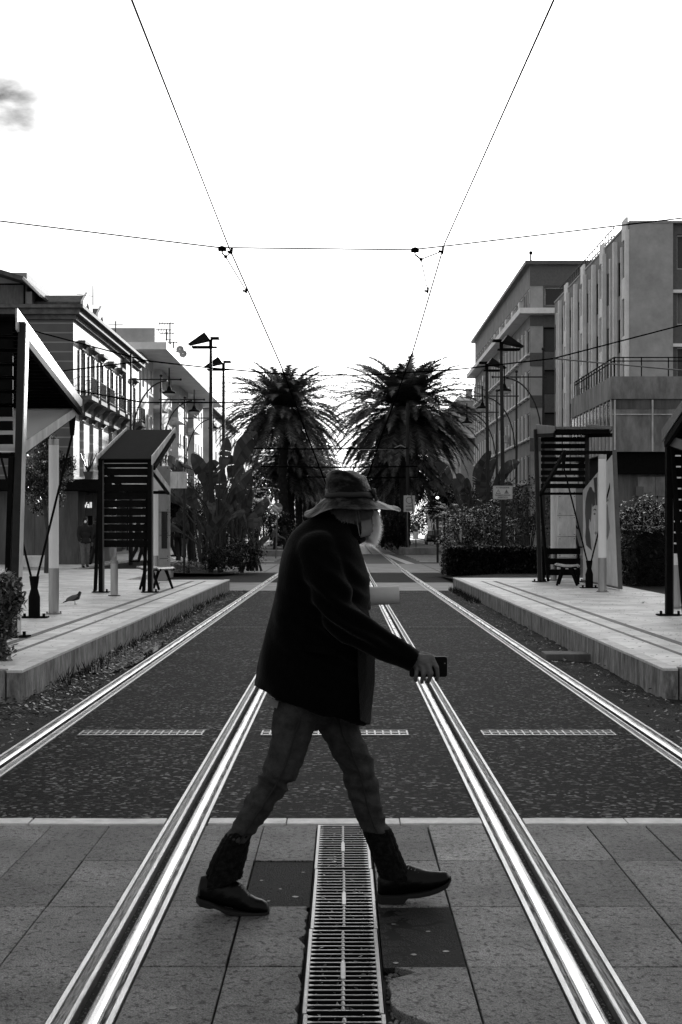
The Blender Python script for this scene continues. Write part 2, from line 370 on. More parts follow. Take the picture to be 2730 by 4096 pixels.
# clouds are a dull fixed radiance mixed over the clear sky
mx = N.new('ShaderNodeMix'); mx.data_type = 'FLOAT'; L.new(m3.outputs[0], mx.inputs['Factor']); L.new(out, mx.inputs['A']); mx.inputs['B'].default_value = CLOUDV
bg = N.new('ShaderNodeBackground'); L.new(mx.outputs['Result'], bg.inputs[0]); bg.inputs[1].default_value = SKYS
wo = N.new('ShaderNodeOutputWorld'); L.new(bg.outputs[0], wo.inputs[0])
sun = bpy.data.lights.new('sun', 'SUN'); sun.energy = SUNE; sun.angle = R(.5); sun.color = (1,1,1)
so = bpy.data.objects.new('sun', sun); COL.objects.link(so)
sd = Vector((sin(AZ)*cos(EL), cos(AZ)*cos(EL), sin(EL)))
so.rotation_euler = sd.to_track_quat('Z','Y').to_euler(); so.location = (20,60,40)
# ------------------------------------------------------------------ ground
def bend(y): return .0062*max(0., y-48) if y < 260 else .0062*212
STRUCT = lambda o: tag(o, kind='structure')
def frange(a, b, st):
    n = max(1, int(round((b-a)/st))); return [a+(b-a)*i/n for i in range(n+1)]
def strip(mb, x0, x1, y0, y1, z, st=6., b=True):
    ys = frange(y0, y1, st)
    for a, c in zip(ys, ys[1:]):
        ba, bc = (bend(a), bend(c)) if b else (0,0)
        mb.quad((x0+ba,a,z),(x1+ba,a,z),(x1+bc,c,z),(x0+bc,c,z))
mb = MB(); mb.quad((-1500,-40,-.09),(1500,-40,-.09),(1500,2500,-.09),(-1500,2500,-.09)); STRUCT(mb.build('ground', MT['street'], fixn=False))
RAILS = [(-2.28,1),(-.79,-1),(.81,1),(2.33,-1)]   # head centre, side of the groove
INT = [(-2.1405,-.9295),(-.7215,.7415),(.9495,2.1905)]
mb = MB()
for a, b in INT: mb.quad((a,7.62,0),(b,7.62,0),(b,36.4,0),(a,36.4,0))
STRUCT(mb.build('track_asphalt', MT['asphalt'], fixn=False))
mb = MB()
for a, b in [(-9,-2.3485)]+INT+[(2.3985,9)]: mb.quad((a,36.4,.001),(b,36.4,.001),(b,41.3,.001),(a,41.3,.001))
mb.quad((-16,41.3,-.002),(16,41.3,-.002),(16,52,-.002),(-16,52,-.002))
o = STRUCT(mb.build('footpath', MT['pavelight'], fixn=False))
mb = MB()
for k in range(60):  # dark mottled strip between the paths
    pass
mb.quad((-9,42,.003),(9,42,.003),(9,51.4,.003),(-9,51.4,.003)); STRUCT(mb.build('bare_ground', MT['soil'], fixn=False))
mb = MB()
rnd = random.Random(3)
xs = frange(-12,14,1.3); ys = frange(52,65,2.6)
for a, b in zip(xs, xs[1:]):
    for c, d in zip(ys, ys[1:]):
        mb.box(a+.02,b-.02,c+.03,d-.03,-.05,.006+rnd.random()*.004)
STRUCT(mb.build('crossing_paving', MT['pavelight']))
mb = MB(); mb.quad((-60,65,0),(60,65,0),(60,91,0),(-60,91,0)); mb.quad((3.9,91,0),(30,91,0),(30,600,0),(3.9,600,0)); mb.quad((-30,91,0),(-3.6,91,0),(-3.6,600,0),(-30,600,0))
STRUCT(mb.build('road', MT['street'], fixn=False))
mb = MB()
ys = frange(91,420,1.1)
for a, b in zip(ys, ys[1:]):
    t = bend((a+b)/2)
    for x in frange(-3.2,3.2,1.6)[:-1]: mb.box(x+t+.03,x+1.57+t,a+.06,b-.06,-.06,.003)
STRUCT(mb.build('tramway_planks', MT['timber']))
# crosswalks and lane marks
mb = MB()
for x0, x1 in ((3.8,11),(-11,-3.4)):
    for k in range(7):
        y = 70+k*2.9; mb.box(x0, x1, y, y+1.0, -.03,.005)
mb.add([(2.9,64.9,.006),(3.3,64.9,.006),(2.9,90,.006),(2.5,90,.006)],[(0,1,2,3)])
for y in frange(96,300,5): mb.box(9.4,9.55,y,y+2.2,-.03,.006)
STRUCT(mb.build('road_markings', MT['paint']))
# soil strips beside the rails, uneven
def soil(x0, x1, y0, y1, seed, zt=-.008):
    mb = MB(); nx = int((x1-x0)/.06)+1; ny = int((y1-y0)/.12)+1
    for j in range(ny+1):
        for i in range(nx+1):
            x = x0+(x1-x0)*i/nx; y = y0+(y1-y0)*j/ny
            e = min(1, i/2, (nx-i)/2)
            h = (noise.noise(Vector((x*3,y*3,seed)))*.03+noise.noise(Vector((x*11,y*11,seed)))*.014)*e
            mb.v.append((x,y,zt+h))
    for j in range(ny):
        for i in range(nx):
            a = j*(nx+1)+i; mb.f.append([a,a+1,a+nx+2,a+nx+1]); mb.mi.append(0)
    return mb
s1 = soil(-3.0,-2.352,7.64,36.4,1)
STRUCT(s1.build('soil', MT['soil'], smooth=True, fixn=False))
STRUCT(soil(-6,-3.0,7.64,12.9,4).build('soil', MT['soil'], smooth=True, fixn=False))
STRUCT(soil(2.402,3.1,7.64,36.4,2).build('soil', MT['soil'], smooth=True, fixn=False))
STRUCT(soil(3.1,7,7.64,13.1,5).build('soil', MT['soil'], smooth=True, fixn=False))
def litter(regs, n, size, mat, name, label, seed):
    rnd = random.Random(seed); mb = MB()
    for k in range(n):
        x0,x1,y0,y1,z = regs[rnd.randrange(len(regs))]
        y = y0+(y1-y0)*rnd.random()**1.4; x = x0+(x1-x0)*rnd.random()
        s = size*(.4+rnd.random()); a = rnd.random()*6.28
        u = Vector((cos(a),sin(a),(rnd.random()-.5)*.9))*s; v = Vector((-sin(a),cos(a),(rnd.random()-.5)*.9))*s*.5
        c = Vector((x,y,z+.01+rnd.random()*.035))
        mb.add([c-u,c+v,c+u,c-v],[(0,1,2,3)])
    o = mb.build(name, mat, fixn=False); tag(o, label, 'ground cover', kind='stuff'); return o
litter([(-3.0,-2.36,7.7,36,0),(-3.0,-2.36,12,30,0),(-3.6,-3.0,7.7,12.8,0)], 5200, .022, MT['litter'], 'fallen_leaves', 'dark fallen leaves and twigs along the left kerb and rail', 1)
litter([(2.42,3.0,7.7,36,0),(3.0,3.6,7.7,13,0)], 2600, .018, MT['litter'], 'ground_litter', 'dark crumbs and leaf bits in the strip below the right platform', 2)
rnd = random.Random(9); mb = MB()
for side, (xa, xb) in ((-1,(-2.93,-2.7)),(1,(2.7,2.95))):
    for k in range(420):
        x = xa+(xb-xa)*rnd.random(); y = (14+20*rnd.random()) if side < 0 else (30+7*rnd.random())
        h = .05+.1*rnd.random(); a = rnd.random()*6.28; dx = cos(a)*h*.5; dy = sin(a)*h*.3
        mb.add([(x-.006,y,0),(x+.006,y,0),(x+dx,y+dy,h)],[(0,1,2)])
tag(mb.build('weeds', MT['leafd'], fixn=False), 'low dark weeds sprouting at the foot of the platforms', 'weeds', kind='stuff')
# puddle
mb = MB(); pts = []
for k in range(28):
    t = 2*pi*k/28; r = 1+.16*noise.noise(Vector((cos(t)*2,sin(t)*2,3)))
    pts.append((max(-2.9,min(-2.37,-2.62+.28*r*cos(t))), 17.6+2.4*r*sin(t), .016))
mb.add(pts, [tuple(range(28))]); STRUCT(mb.build('puddle', MT['water'], fixn=False))
# foreground paving slabs -------------------------------------------------
SX = [[-4.3,-3.9,-3.5,-3.1,-2.75,-2.352],[-2.136,-1.83,-1.525,-1.22,-.933],[-.718,-.413,-.135],[.142,.443,.738],[.953,1.275,1.585,1.89,2.186],[2.402,2.75,3.1,3.5,3.9,4.3]]
SY = [7.455,6.66,5.85,5.04,4.25,3.45,2.65,1.8,.9]
mb = MB(); tones = []
rnd = random.Random(12)
patch = MB(); hole = MB()
for gidx, xs in enumerate(SX):
    for i, (a, b) in enumerate(zip(xs, xs[1:])):
        for j, (y1, y0) in enumerate(zip(SY, SY[1:])):
            t = .62+.62*rnd.random()
            jx = .0018 + (.003 if rnd.random()<.3 else 0); z = rnd.random()*.003
            if gidx == 2 and i == 1 and j == 1 or gidx == 3 and i == 0 and j == 2:
                patch.box(a+.003,b-.003,y0+.003,y1-.003,-.05,-.004); continue
            if gidx == 4 and j == 0 and i == 0: t = 1.1
            if gidx == 3 and i == 1 and j == 0: t = 1.75
            if gidx == 3 and i == 1 and j in (1,): t = 1.0
            n0 = len(mb.f)
            if (gidx == 3 and i == 0 and j in (3,4)) or (gidx == 2 and i == 1 and j in (2,3,4)):
                # slab broken away along the grating
                pts = []
                ys = frange(y0+.004, y1-.004, .03)
                for y in ys:
                    if gidx == 3:
                        d = .012+.02*abs(noise.noise(Vector((y*6,1,2))))
                        if j == 3: d += .125*math.exp(-((y-4.43)/.12)**2)+.10*math.exp(-((y-4.98)/.05)**2)
                        d = min(d, .2)
                        pts.append((a+d, y))
                    else:
                        d = .008+.05*max(0,noise.noise(Vector((y*9,4,2))))+.012*noise.noise(Vector((y*31,4,2)))
                        pts.append((b-d, y))
                if gidx == 3: poly = [(b-jx,y0+.004),(b-jx,y1-.004)]+pts[::-1]
                else: poly = [(a+jx,y1-.004),(a+jx,y0+.004)]+pts
                mb.prism(poly, 'z', -.05, z)
            else: mb.box(a+jx,b-jx,y0+.002,y1-.002,-.05,z)
            tones += [t]*(len(mb.f)-n0)
me_o = mb.build('paving', MT['slab'])
at = me_o.data.attributes.new('tone', 'FLOAT', 'FACE'); at.data.foreach_set('value', tones[:len(me_o.data.polygons)])
bv = me_o.modifiers.new('bevel','BEVEL'); bv.width = .0025; bv.segments = 1
STRUCT(me_o)
STRUCT(patch.build('cracked_asphalt_patch', MT['crack']))
mb = MB(); gr = random.Random(8)
for gx, gy in [(-.36,6.3),(-.27,6.15),(-.2,6.02),(-.31,5.95),(-.18,6.45),(.2,5.6),(.33,5.5),(.26,5.2),(.38,5.24),(.19,5.1),(-.62,6.3),(.6,5.6),(-1.4,5.4),(1.5,5.0),(-.55,4.6),(.65,4.4)]:
    n = 10; q = .006+.009*gr.random()
    mb.add([(gx+q*cos(2*pi*i/n)*(.8+.4*gr.random()),gy+q*sin(2*pi*i/n)*(.8+.4*gr.random()),(.0045 if abs(gx)>.45 else -.002)) for i in range(n)],[tuple(range(n))])
tag(mb.build('gum_spots', MT['fascia_dull'], fixn=False), 'pale flattened gum spots on the dark patched slabs', 'gum spots', kind='stuff')
mb = MB(); mb.quad((-5,.5,-.03),(5,.5,-.03),(5,7.5,-.03),(-5,7.5,-.03)); STRUCT(mb.build('paving_bed', MT['joint'], fixn=False))
mb = MB()
for k in range(900):
    x = .15+.2*rnd.random(); y = 4.1+1.0*rnd.random(); s = .004+.006*rnd.random()
    mb.sphere((x,y,-.026), (s,s,s*.7), 6, 4)
STRUCT(mb.build('loose_gravel', MT['kerbstone'], fixn=False))
# kerb strip closing the paving
mb = MB()
for xa, xb in [(-4.6,-3.3),(-3.29,-2.36),(-2.13,-1.66),(-1.65,-.94),(-.71,-.3),(-.295,.3),(.305,.735),(.96,1.5),(1.505,2.18),(2.41,3.3),(3.31,4.6)]:
    n = 8; lo = []; hi = []
    for i in range(n+1):
        x = xa+(xb-xa)*i/n
        lo.append((x, 7.475+.008*noise.noise(Vector((x*5,0,0))))); hi.append((x, 7.612+.014*noise.noise(Vector((x*4,7,0)))))
    mb.prism(lo+hi[::-1], 'z', -.06, .007+.003*rnd.random())
STRUCT(mb.build('kerb', MT['kerbwhite'], bevel=.004))
# ------------------------------------------------------------------ rails
for idx, (h, s) in enumerate(RAILS):
    lab = ['grooved tram rail running beside the left platform, outermost on the left','grooved tram rail left of the long central grating','grooved tram rail right of the long central grating','grooved tram rail running beside the right platform, outermost on the right'][idx]
    r = empty('tram_rail', (h,7,0), lab, 'tram rail', 'grooved tram rails')
    ys = [.6]+frange(3,48,3)[0:]+frange(54,400,8)
    def prof(mb, pts):
        b = len(mb.v); n = len(pts)
        for y in ys:
            t = bend(y)
            for px, pz in pts: mb.v.append((h+s*px+t, y, pz))
        for j in range(len(ys)-1):
            for i in range(n):
                i2 = (i+1) % n; mb.f.append([b+j*n+i, b+j*n+i2, b+(j+1)*n+i2, b+(j+1)*n+i]); mb.mi.append(0)
        mb.f.append([b+i for i in range(n)]); mb.mi.append(0); mb.f.append([b+(len(ys)-1)*n+i for i in range(n)]); mb.mi.append(0)
        return mb
    hd = MB(); prof(hd, [(-.0285,-.07),(-.0285,.004),(-.022,.0095),(-.010,.0125),(.006,.0125),(.018,.010),(.0265,.003),(.0285,-.07)])
    hd.build('rail_head', MT['steel'], r)
    lp = MB(); prof(lp, [(.0685,-.07),(.0675,.004),(.071,.008),(.082,.008),(.0855,-.002),(.0855,-.07)]); lp.build('guard_lip', MT['steel_dull'], r)
    gb = MB(); prof(gb, [(.0285,-.07),(.0285,-.034),(.0675,-.034),(.0675,-.07)]); gb.build('groove_bed', MT['joint'], r)
    for nm, a, b in (('rubber_seal',.0865,.1215),('rubber_seal',-.0485,-.0295)):
        k = MB(); prof(k, [(a,-.07),(a,-.002),(a+(b-a)*.25,.004),(a+(b-a)*.5,-.003),(a+(b-a)*.75,.005),(b,-.001),(b,-.07)]); k.build(nm, MT['rubber'], r)
    for nm, a, b in (('edge_strip',.1225,.1395),('edge_strip',-.0685,-.0495)):
        k = MB(); prof(k, [(a,-.07),(a,.009),(b,.009),(b,-.07)]); k.build(nm, MT['steel_dull'], r)
    # debris in the groove
    d = MB(); rr = random.Random(idx)
    for k in range(700):
        y = 3.5+12*rr.random()**1.5; x = h+s*(.0305+.034*rr.random()); q = .002+.004*rr.random()
        d.sphere((x,y,-.031), (q,q,q), 5, 3)
    tag(d.build('groove_grit', MT['kerbstone'], r, fixn=False), kind='stuff')
# ------------------------------------------------------------------ long central grating
def grate_section():
    x0, x1, L_ = -.128, .134, .962
    root = empty('drain_grating', (0,0,0))
    f = MB(); f.box(x0,x0+.014,0,L_,-.04,.006); f.box(x1-.014,x1,0,L_,-.04,.006); f.build('side_frame', MT['galv'], root, bevel=.002)
    b = MB(); n = 19
    for k in range(n):
        y = .026+k*(L_-.05)/(n-1)
        b.prism([(x0+.0145,y-.012),(x0+.035,y-.0026),(x1-.035,y-.0026),(x1-.0145,y-.012),(x1-.0145,y+.012),(x1-.035,y+.0026),(x0+.035,y+.0026),(x0+.0145,y+.012)], 'z', -.022, .0035)
    b.build('bars', MT['dark'], root)  # near-black bar sides: shade between the bars put into the colour
    b = MB()
    for k in range(n):
        y = .026+k*(L_-.05)/(n-1)
        b.prism([(x0+.0145,y-.011),(x0+.034,y-.003),(x1-.034,y-.003),(x1-.0145,y-.011),(x1-.0145,y+.011),(x1-.034,y+.003),(x0+.034,y+.003),(x0+.0145,y+.011)], 'z', .0036, .0062)
    b.build('bar_tops', MT['galv'], root)
    c = MB(); cx = (x0+x1)/2
    for k in range(n-1):
        y = .026+(k+.5)*(L_-.05)/(n-1); hw = (L_-.05)/(n-1)/2
        c.sphere((cx,y,.001), (.0075,hw,.007), 8, 6)
    c.build('centre_rib', MT['galv'], root, smooth=True)
    c = MB(); c.prism([(cx-.006,.34),(cx-.009,.36),(cx-.009,.52),(cx-.006,.54),(cx+.006,.54),(cx+.009,.52),(cx+.009,.36),(cx+.006,.34)],'z',-.01,.009)
    c.build('lock_plate', MT['galv'], root, bevel=.003)
    return root
g0 = grate_section(); ysec = [6.485,5.515,4.545,3.575,2.6]
labs = ['first section of the central drain grating, against the asphalt','second section of the central drain grating, between the man\'s shoes','third section of the central drain grating, beside the cracked patch','fourth section of the central drain grating, beside the hole in the slab','fifth section of the central drain grating, at the bottom edge']
for k, y in enumerate(ysec[:4]):
    o = g0 if k == 0 else copy_tree(g0)
    o.location = ((.002 if k % 2 else -.002), y, 0); tag(o, labs[k], 'drain grating', 'sections of the long central grating')
mb = MB(); mb.box(-.131,.137,2.5,7.455,-.2,-.17); mb.box(-.133,-.131,2.5,7.455,-.2,-.006); mb.box(.137,.139,2.5,7.455,-.2,-.006)
STRUCT(mb.build('drain_channel', MT['joint']))
mb = MB(); rnd = random.Random(5)
for k in range(2600):
    x = -.11+.225*rnd.random(); y = 3.6+3.8*rnd.random(); a = rnd.random()*6.28; s = .004+.012*rnd.random()
    c = Vector((x,y,-.045+.05*rnd.random())); u = Vector((cos(a),sin(a),rnd.random()-.3))*s; v = Vector((-sin(a),cos(a),rnd.random()-.5))*s*.45
    mb.add([c-u,c+v,c+u,c-v],[(0,1,2,3)])
tag(mb.build('drain_weeds', MT['litter'], fixn=False), 'small weeds and leaves caught under the central grating', 'weeds', kind='stuff')
# cross drains
def cross_drain(x0, x1, yc, label):
    d = .13
    r = empty('cross_drain', ((x0+x1)/2,yc,0), label, 'drain grate', 'narrow grates across the tracks')
    k = MB(); k.box(x0,x1,yc-d,yc+d,-.01,.001); k.build('pit_dark', MT['black'], r)  # flush black plate; darkness below the grille is put into its colour
    k = MB()
    for y in (yc-d, yc-.008, yc+d-.014): k.box(x0,x1,y,y+.014,.0015,.008)
    n = int((x1-x0)/.062)
    for i in range(n+1):
        x = x0+(x1-x0-.016)*i/n; k.box(x,x+.013,yc-d+.0145,yc-.0085,.0015,.007); k.box(x,x+.013,yc+.0065,yc+d-.0145,.0015,.007)
    k.build('grille', MT['kerbstone'] if yc > 15 else MT['galv'], r)
for yc, nm in ((10.84,'nearest row'),(22.6,'middle row'),(34.9,'farthest row')):
    for (a,b),w_ in zip(((-2.0,-1.06),(-.62,.5),(1.06,2.07)),('left track','between the two tracks','right track')):
        cross_drain(a,b,yc,'slotted metal grate across the asphalt, %s, %s' % (nm, w_))
# ------------------------------------------------------------------ platforms
PZ = .28
def platform(name, sgn, xe, y0, y1, xout, seed):
    rnd = random.Random(seed)
    mb = MB(); a, b = sorted((xe+sgn*.145, xout))
    n = 1
    mb.box(a,b,y0+.145,y1,-.2,PZ-.006); STRUCT(mb.build(name, MT['platform']))
    # coping blocks
    mb = MB(); cp = MB(); ys = [y0]; y = y0
    while y < y1-.5: y += .75+.5*rnd.random(); ys.append(min(y,y1))
    for c, d in zip(ys, ys[1:]):
        z = PZ+.001+rnd.random()*.003; e = rnd.random()*.004
        xa, xb = sorted((xe+sgn*(e+.004), xe+sgn*.14)); mb.box(xa,xb,c+.004,d-.004,-.15,z-.026); xa, xb = sorted((xe+sgn*e, xe+sgn*.14)); cp.box(xa,xb,c+.003,d-.003,z-.0255,z+.001)
    x = xe+sgn*.15
    while abs(x) < abs(xout)-.3:
        nx = x+sgn*(.8+.4*rnd.random()); xa, xb = sorted((x+sgn*.004,nx)); mb.box(xa,xb,y0+rnd.random()*.003,y0+.14,-.15,PZ+.001+rnd.random()*.003); x = nx
    STRUCT(mb.build('platform_edge', MT['platform_side'], bevel=.006)); STRUCT(cp.build('platform_coping', MT['kerbwhite'], bevel=.003))
platform('left_platform', -1, -2.9, 12.85, 36.5, -16, 3)
platform('right_platform', 1, 2.94, 13.05, 38, 6.4, 4)
mb = MB(); mb.box(-26,-9.01,36.51,100,-.2,PZ-.012); mb.box(-9,-5.6,36.51,47,-.2,PZ-.014); STRUCT(mb.build('plaza', MT['platform']))
mb = MB()
for xe, s in ((-2.9,-1),(2.94,1)):
    xa, xb = sorted((xe+s*.5, xe+s*.56)); mb.box(xa,xb,14,35.5,PZ-.02,PZ-.004)
    xa, xb = sorted((xe+s*.8, xe+s*.9)); mb.box(xa,xb,14,35.5,PZ-.02,PZ-.003)
STRUCT(mb.build('guide_strip', MT['kerbstone']))
mb = MB(); rnd = random.Random(2)
for k in range(1500):
    s_ = rnd.choice((-1,1)); y = 13.3+20*rnd.random()**1.3; x = s_*(3.1+3*rnd.random()); a = rnd.random()*6.28; q = .006+.02*rnd.random()**2
    mb.add([(x-q,y,PZ-.001),(x,y-q*.5,PZ-.001),(x+q,y,PZ+.003),(x,y+q*.5,PZ+.001)],[(0,1,2,3)])
tag(mb.build('platform_litter', MT['joint'], fixn=False), 'dark specks of leaves and gum scattered on both platforms', 'litter', kind='stuff')
mb = MB(); mb.quad((6.4,13,.20),(40,13,.20),(40,64,.20),(6.4,64,.20)); mb.quad((3.2,38.02,.2),(6.4,38.02,.2),(6.4,51,.12),(3.2,47,.02)); STRUCT(mb.build('garden_soil', MT['soil'], fixn=False))
mb = MB(); mb.quad((-9,47,.2),(-4.0,47,.1),(-3.6,50,.02),(-9,64,.2)); STRUCT(mb.build('garden_bed', MT['soil'], fixn=False))
mb = MB(); mb.box(13,60,64,400,-.2,.15); STRUCT(mb.build('right_pavement', MT['pavelight']))
mb = MB(); mb.box(-60,-11,100.2,400,-.2,.15); STRUCT(mb.build('left_pavement', MT['pavelight']))
# planted medians with kerbs
for nm, s in (('left_median',-1),('right_median',1)):
    mb = MB()
    ys = frange(92,400,12)
    for a, b in zip(ys, ys[1:]):
        t0, t1 = bend(a), bend(b); x0, x1 = s*3.5, s*6.2
        vs = [(x0+t0,a,-.1),(x1+t0,a,-.1),(x1+t1,b,-.1),(x0+t1,b,-.1),(x0+t0,a,.38),(x1+t0,a,.38),(x1+t1,b,.38),(x0+t1,b,.38)]
        mb.add(vs, [(4,5,6,7),(0,1,5,4),(1,2,6,5),(3,0,4,7)])
    STRUCT(mb.build(nm, MT['conc']))
# ------------------------------------------------------------------ tram stop shelters
def rodplate(mb, x, y, z):
    mb.box(x-.2,x+.2,y-.09,y+.09,z,z+.018)
    for a in (-.14,.14): mb.cyl(x+a,y,z+.018,z+.06,.022,8)
def shelter(label, X0, X1, Y0, dr, high, fascia, sroof, wing_mat=None, zr=None, near=None):
    sx = near  # which side (X0 or X1) faces the tracks
    r = empty('tram_shelter', ((X0+X1)/2, Y0, PZ), label, 'tram shelter', 'tram stop shelters')
    Y = lambda s: Y0+dr*s
    post = MT['darkmid']; dk = MT['dark']
    out = -1 if near > (X0+X1)/2 else 1
    if high:
        zt, zs0, ws, wz0, wz1, rl, rz0, rz1 = 4.02, 2.45, 3.8, 2.42, 3.25, sroof, 4.14, zr
    else:
        zt, zs0, ws, wz0, wz1, rl, rz0, rz1 = 3.0, 1.18, 3.2, 2.85, 2.4, sroof, 3.04, zr
    for x in (X0, X1):
        tx = x + (.10 if x == near and high else 0)*(-out)
        mb = MB(); mb.beam((x,Y0,PZ+.02),(tx,Y0,zt),.085,.14,(0,1,0)); mb.build('post', post if high else dk, r, bevel=.006)
        mb = MB(); mb.beam((x+.052,Y0,PZ+.02),(tx+.052,Y0,zt-.02),.012,.155,(0,1,0)); mb.build('post_flange', MT['fascia'] if dr > 0 and high else MT['fascia_dull'], r)  # pale flange on near left shelter: sunlit post edge put into the colour
        mb = MB(); mb.box(x-.17,x+.17,Y0-.12,Y0+.12,PZ,PZ+.018)
        for a in (-.13,.13): mb.cyl(x+a,Y0-.07,PZ+.018,PZ+.07,.02,8)
        mb.build('base_plate', dk, r)
        # second leg that carries the lower wing
        l = MB(); l.beam((x+out*.17,Y(.30),PZ+.02),(x+out*.02,Y(-.05 if high else .05),wz0 if high else zt-.05),.06,.12,(0,1,0)); l.build('wing_leg', dk, r, bevel=.005)
    # slatted wall
    z = zt-.03
    while z-.12 > zs0:
        k = MB(); sh_ = .112 if high else .139; k.prism([(Y0+.045*dr-.02,z-sh_),(Y0+.045*dr+.02,z-sh_),(Y0+.045*dr+.02,z),(Y0+.045*dr-.02,z)],'x',X0+.03,X1-.03)
        k.build('slat', dk, r); z -= .163
    # roof
    a, b = X0-.06, X1+.06
    k = MB(); k.prism([(Y(-.12),rz0-.04),(Y(-.12),rz0-.07),(Y(rl),rz1-.07),(Y(rl),rz1-.04)],'x',a+.04,b-.04); k.build('roof_sheet', MT['dark'], r)
    k = MB(); n = int(rl/.16)
    for i in range(n):
        s = .05+(rl-.15)*i/(n-1); zz = rz0+(rz1-rz0)*(s+.12)/(rl+.12)-.075; k.box(a+.05,b-.05,*sorted((Y(s),Y(s+.09))),zz-.07,zz-.002)
    k.build('roof_slats', dk, r)
    for x in (a, b):
        k = MB(); h0 = .23 if high else .17
        k.prism([(Y(-.16),rz0+.02),(Y(rl+.1),rz1+.02),(Y(rl+.1),rz1-.07),(Y(rl-.2),rz1-.12),(Y(-.16),rz0-h0)],'x',x-.012,x+.012)
        k.build('roof_fascia', fascia, r)
        k = MB(); k.beam((x-.0,Y(.1),rz0-h0-.05),(x,Y(rl),rz1-.17),.06,.09); k.build('roof_rail', dk, r)
    # lower wing: frame, panel, tie rods
    wa, wb = X0+.02, X1-.02
    k = MB()
    for x in (wa, wb): k.beam((x,Y(.02),wz0),(x,Y(ws),wz1),.06,.10)
    k.beam((wa+.031,Y(ws-.05),wz1+.0),(wb-.031,Y(ws-.05),wz1),.08,.07,(0,0,1)); k.beam((wa+.031,Y(.12),wz0+.02),(wb-.031,Y(.12),wz0+.02),.06,.06)
    k.build('wing_frame', dk, r)
    if wing_mat:
        k = MB(); k.prism([(Y(.02),wz0+.056),(Y(.02),wz0+.07),(Y(ws),wz1+.07),(Y(ws),wz1+.056)],'x',wa-.02,wb+.02); k.build('wing_panel', wing_mat, r)
        for x in (wa-.035, wb+.035):
            k = MB(); k.prism([(Y(.0),wz0-.03),(Y(ws+.05),wz1-.02),(Y(ws+.05),wz1+.1),(Y(.0),wz0+.12)],'x',x-.01,x+.01); k.build('wing_fascia', fascia, r)
    ax = (X0+X1)/2; ay = Y(ws*.98)
    if high:
        k = MB(); k.cyl(ax,ay,PZ+.018,PZ+.30,.085,12,.085); k.cyl(ax,ay,PZ+.301,PZ+.42,.085,12,.05); k.cyl(ax,ay,PZ+.421,PZ+.60,.05,12,.075); rodplate(k,ax,ay,PZ); k.build('tie_anchor', dk, r)
        for x, d_ in ((wa,-.035),(wb,.035)):
            k = MB(); k.tube([(ax+d_,ay,PZ+.55),(x,Y(ws-.1),wz1-.32)],.017,8); k.tube([(x-.0,Y(ws-.1),wz1-.33),(x,Y(ws-.1),wz1-.04)],[.03,.055],8); k.build('tie_rod', dk, r)
    return r
shA = shelter('near left shelter with a bright grey sloping fascia and a leaning post', -5.05, -3.90, 16.9, 1, True, MT['fascia'], 3.9, MT['wing'], 3.45, near=-3.90)
shB = shelter('far left shelter with a dark slatted end wall and a dark upswept roof', -4.93, -3.93, 29.0, 1, False, MT['fascia'], 3.7, MT['wing'], 3.9, near=-3.93)
shC = shelter('far right shelter with open slats under a small roof and a painted side board', 4.83, 5.98, 34.9, -1, True, MT['fascia_dull'], 2.9, None, 3.86, near=4.83)
shD = shelter('near right shelter cut by the right edge, dark slatted wall under an upswept roof', 4.86, 6.1, 21.2, -1, False, MT['fascia_dull'], 4.2, MT['fascia_dull'], 4.15, near=4.86)
# painted board (side panel of the far right shelter)
pb = MB(); X = 5.86
pb.prism([(34.7,.34),(34.7,2.52),(30.75,3.22),(30.1,.34)],'x',X,X+.03); pbo = pb.build('side_board', MT['board'], shC)
k = MB(); k.prism([(30.12,.30),(30.77,3.24),(30.68,3.28),(30.02,.30)],'x',X-.03,X+.05); k.prism([(34.8,.3),(34.8,.339),(30.13,.339),(30.13,.3)],'x',X-.02,X+.04); k.build('board_frame', MT['fascia_dull'], shC)
def YZ(name, pts, m, dx, par=shC):
    k = MB(); k.prism(pts,'x',X-.004-dx,X-.001-dx); k.build(name, m, par)
def on(x, y):   # measured picture point -> (Y, Z) on the board
    D = X*FX/(x-VPX); return (D, H-(y-VPY)/FX*D)
b0x, b0y, bs = 1292.4, 1005.2, .1587   # crop origin and scale in V
def z6(px, py): return on(b0x+px*bs, b0y+py*bs)
YZ('painted_hair', [z6(*p) for p in [(345,1300),(332,1100),(338,930),(362,800),(400,715),(425,720),(440,760),(470,800),(480,980),(462,985),(440,1010),(430,930),(425,1100),(415,1230),(392,1175),(385,1300),(410,1420),(415,1560),(432,1640),(400,1610),(350,1560),(335,1440)]], MT['signdark'], 0)
YZ('painted_face', [z6(*p) for p in [(426,1110),(440,1012),(470,985),(498,1000),(512,1200),(515,1500),(490,1560),(440,1590),(417,1500),(408,1380),(392,1300),(395,1200),(416,1228)]], MT['fascia'], .003)
YZ('painted_stroke', [z6(*p) for p in [(455,590),(505,575),(507,980),(490,985)]], MT['signdark'], .002)
YZ('painted_ear', [z6(*p) for p in [(630,975),(650,960),(664,1010),(668,1150),(690,1300),(672,1420),(650,1490),(636,1400)]], MT['signmid'], 0)
YZ('painted_brow', [z6(*p) for p in [(448,1060),(470,1030),(496,1040),(496,1060),(470,1050)]], MT['signdark'], .005)
YZ('painted_eye', [z6(*p) for p in [(455,1110),(472,1090),(490,1108),(473,1122)]], MT['signdark'], .005)
YZ('painted_lips', [z6(*p) for p in [(470,1385),(490,1360),(508,1375),(508,1400),(488,1410)]], MT['signmid'], .005)
YZ('painted_bar', [z6(*p) for p in [(627,915),(672,890),(672,920),(627,942)]], MT['signmid'], .002)
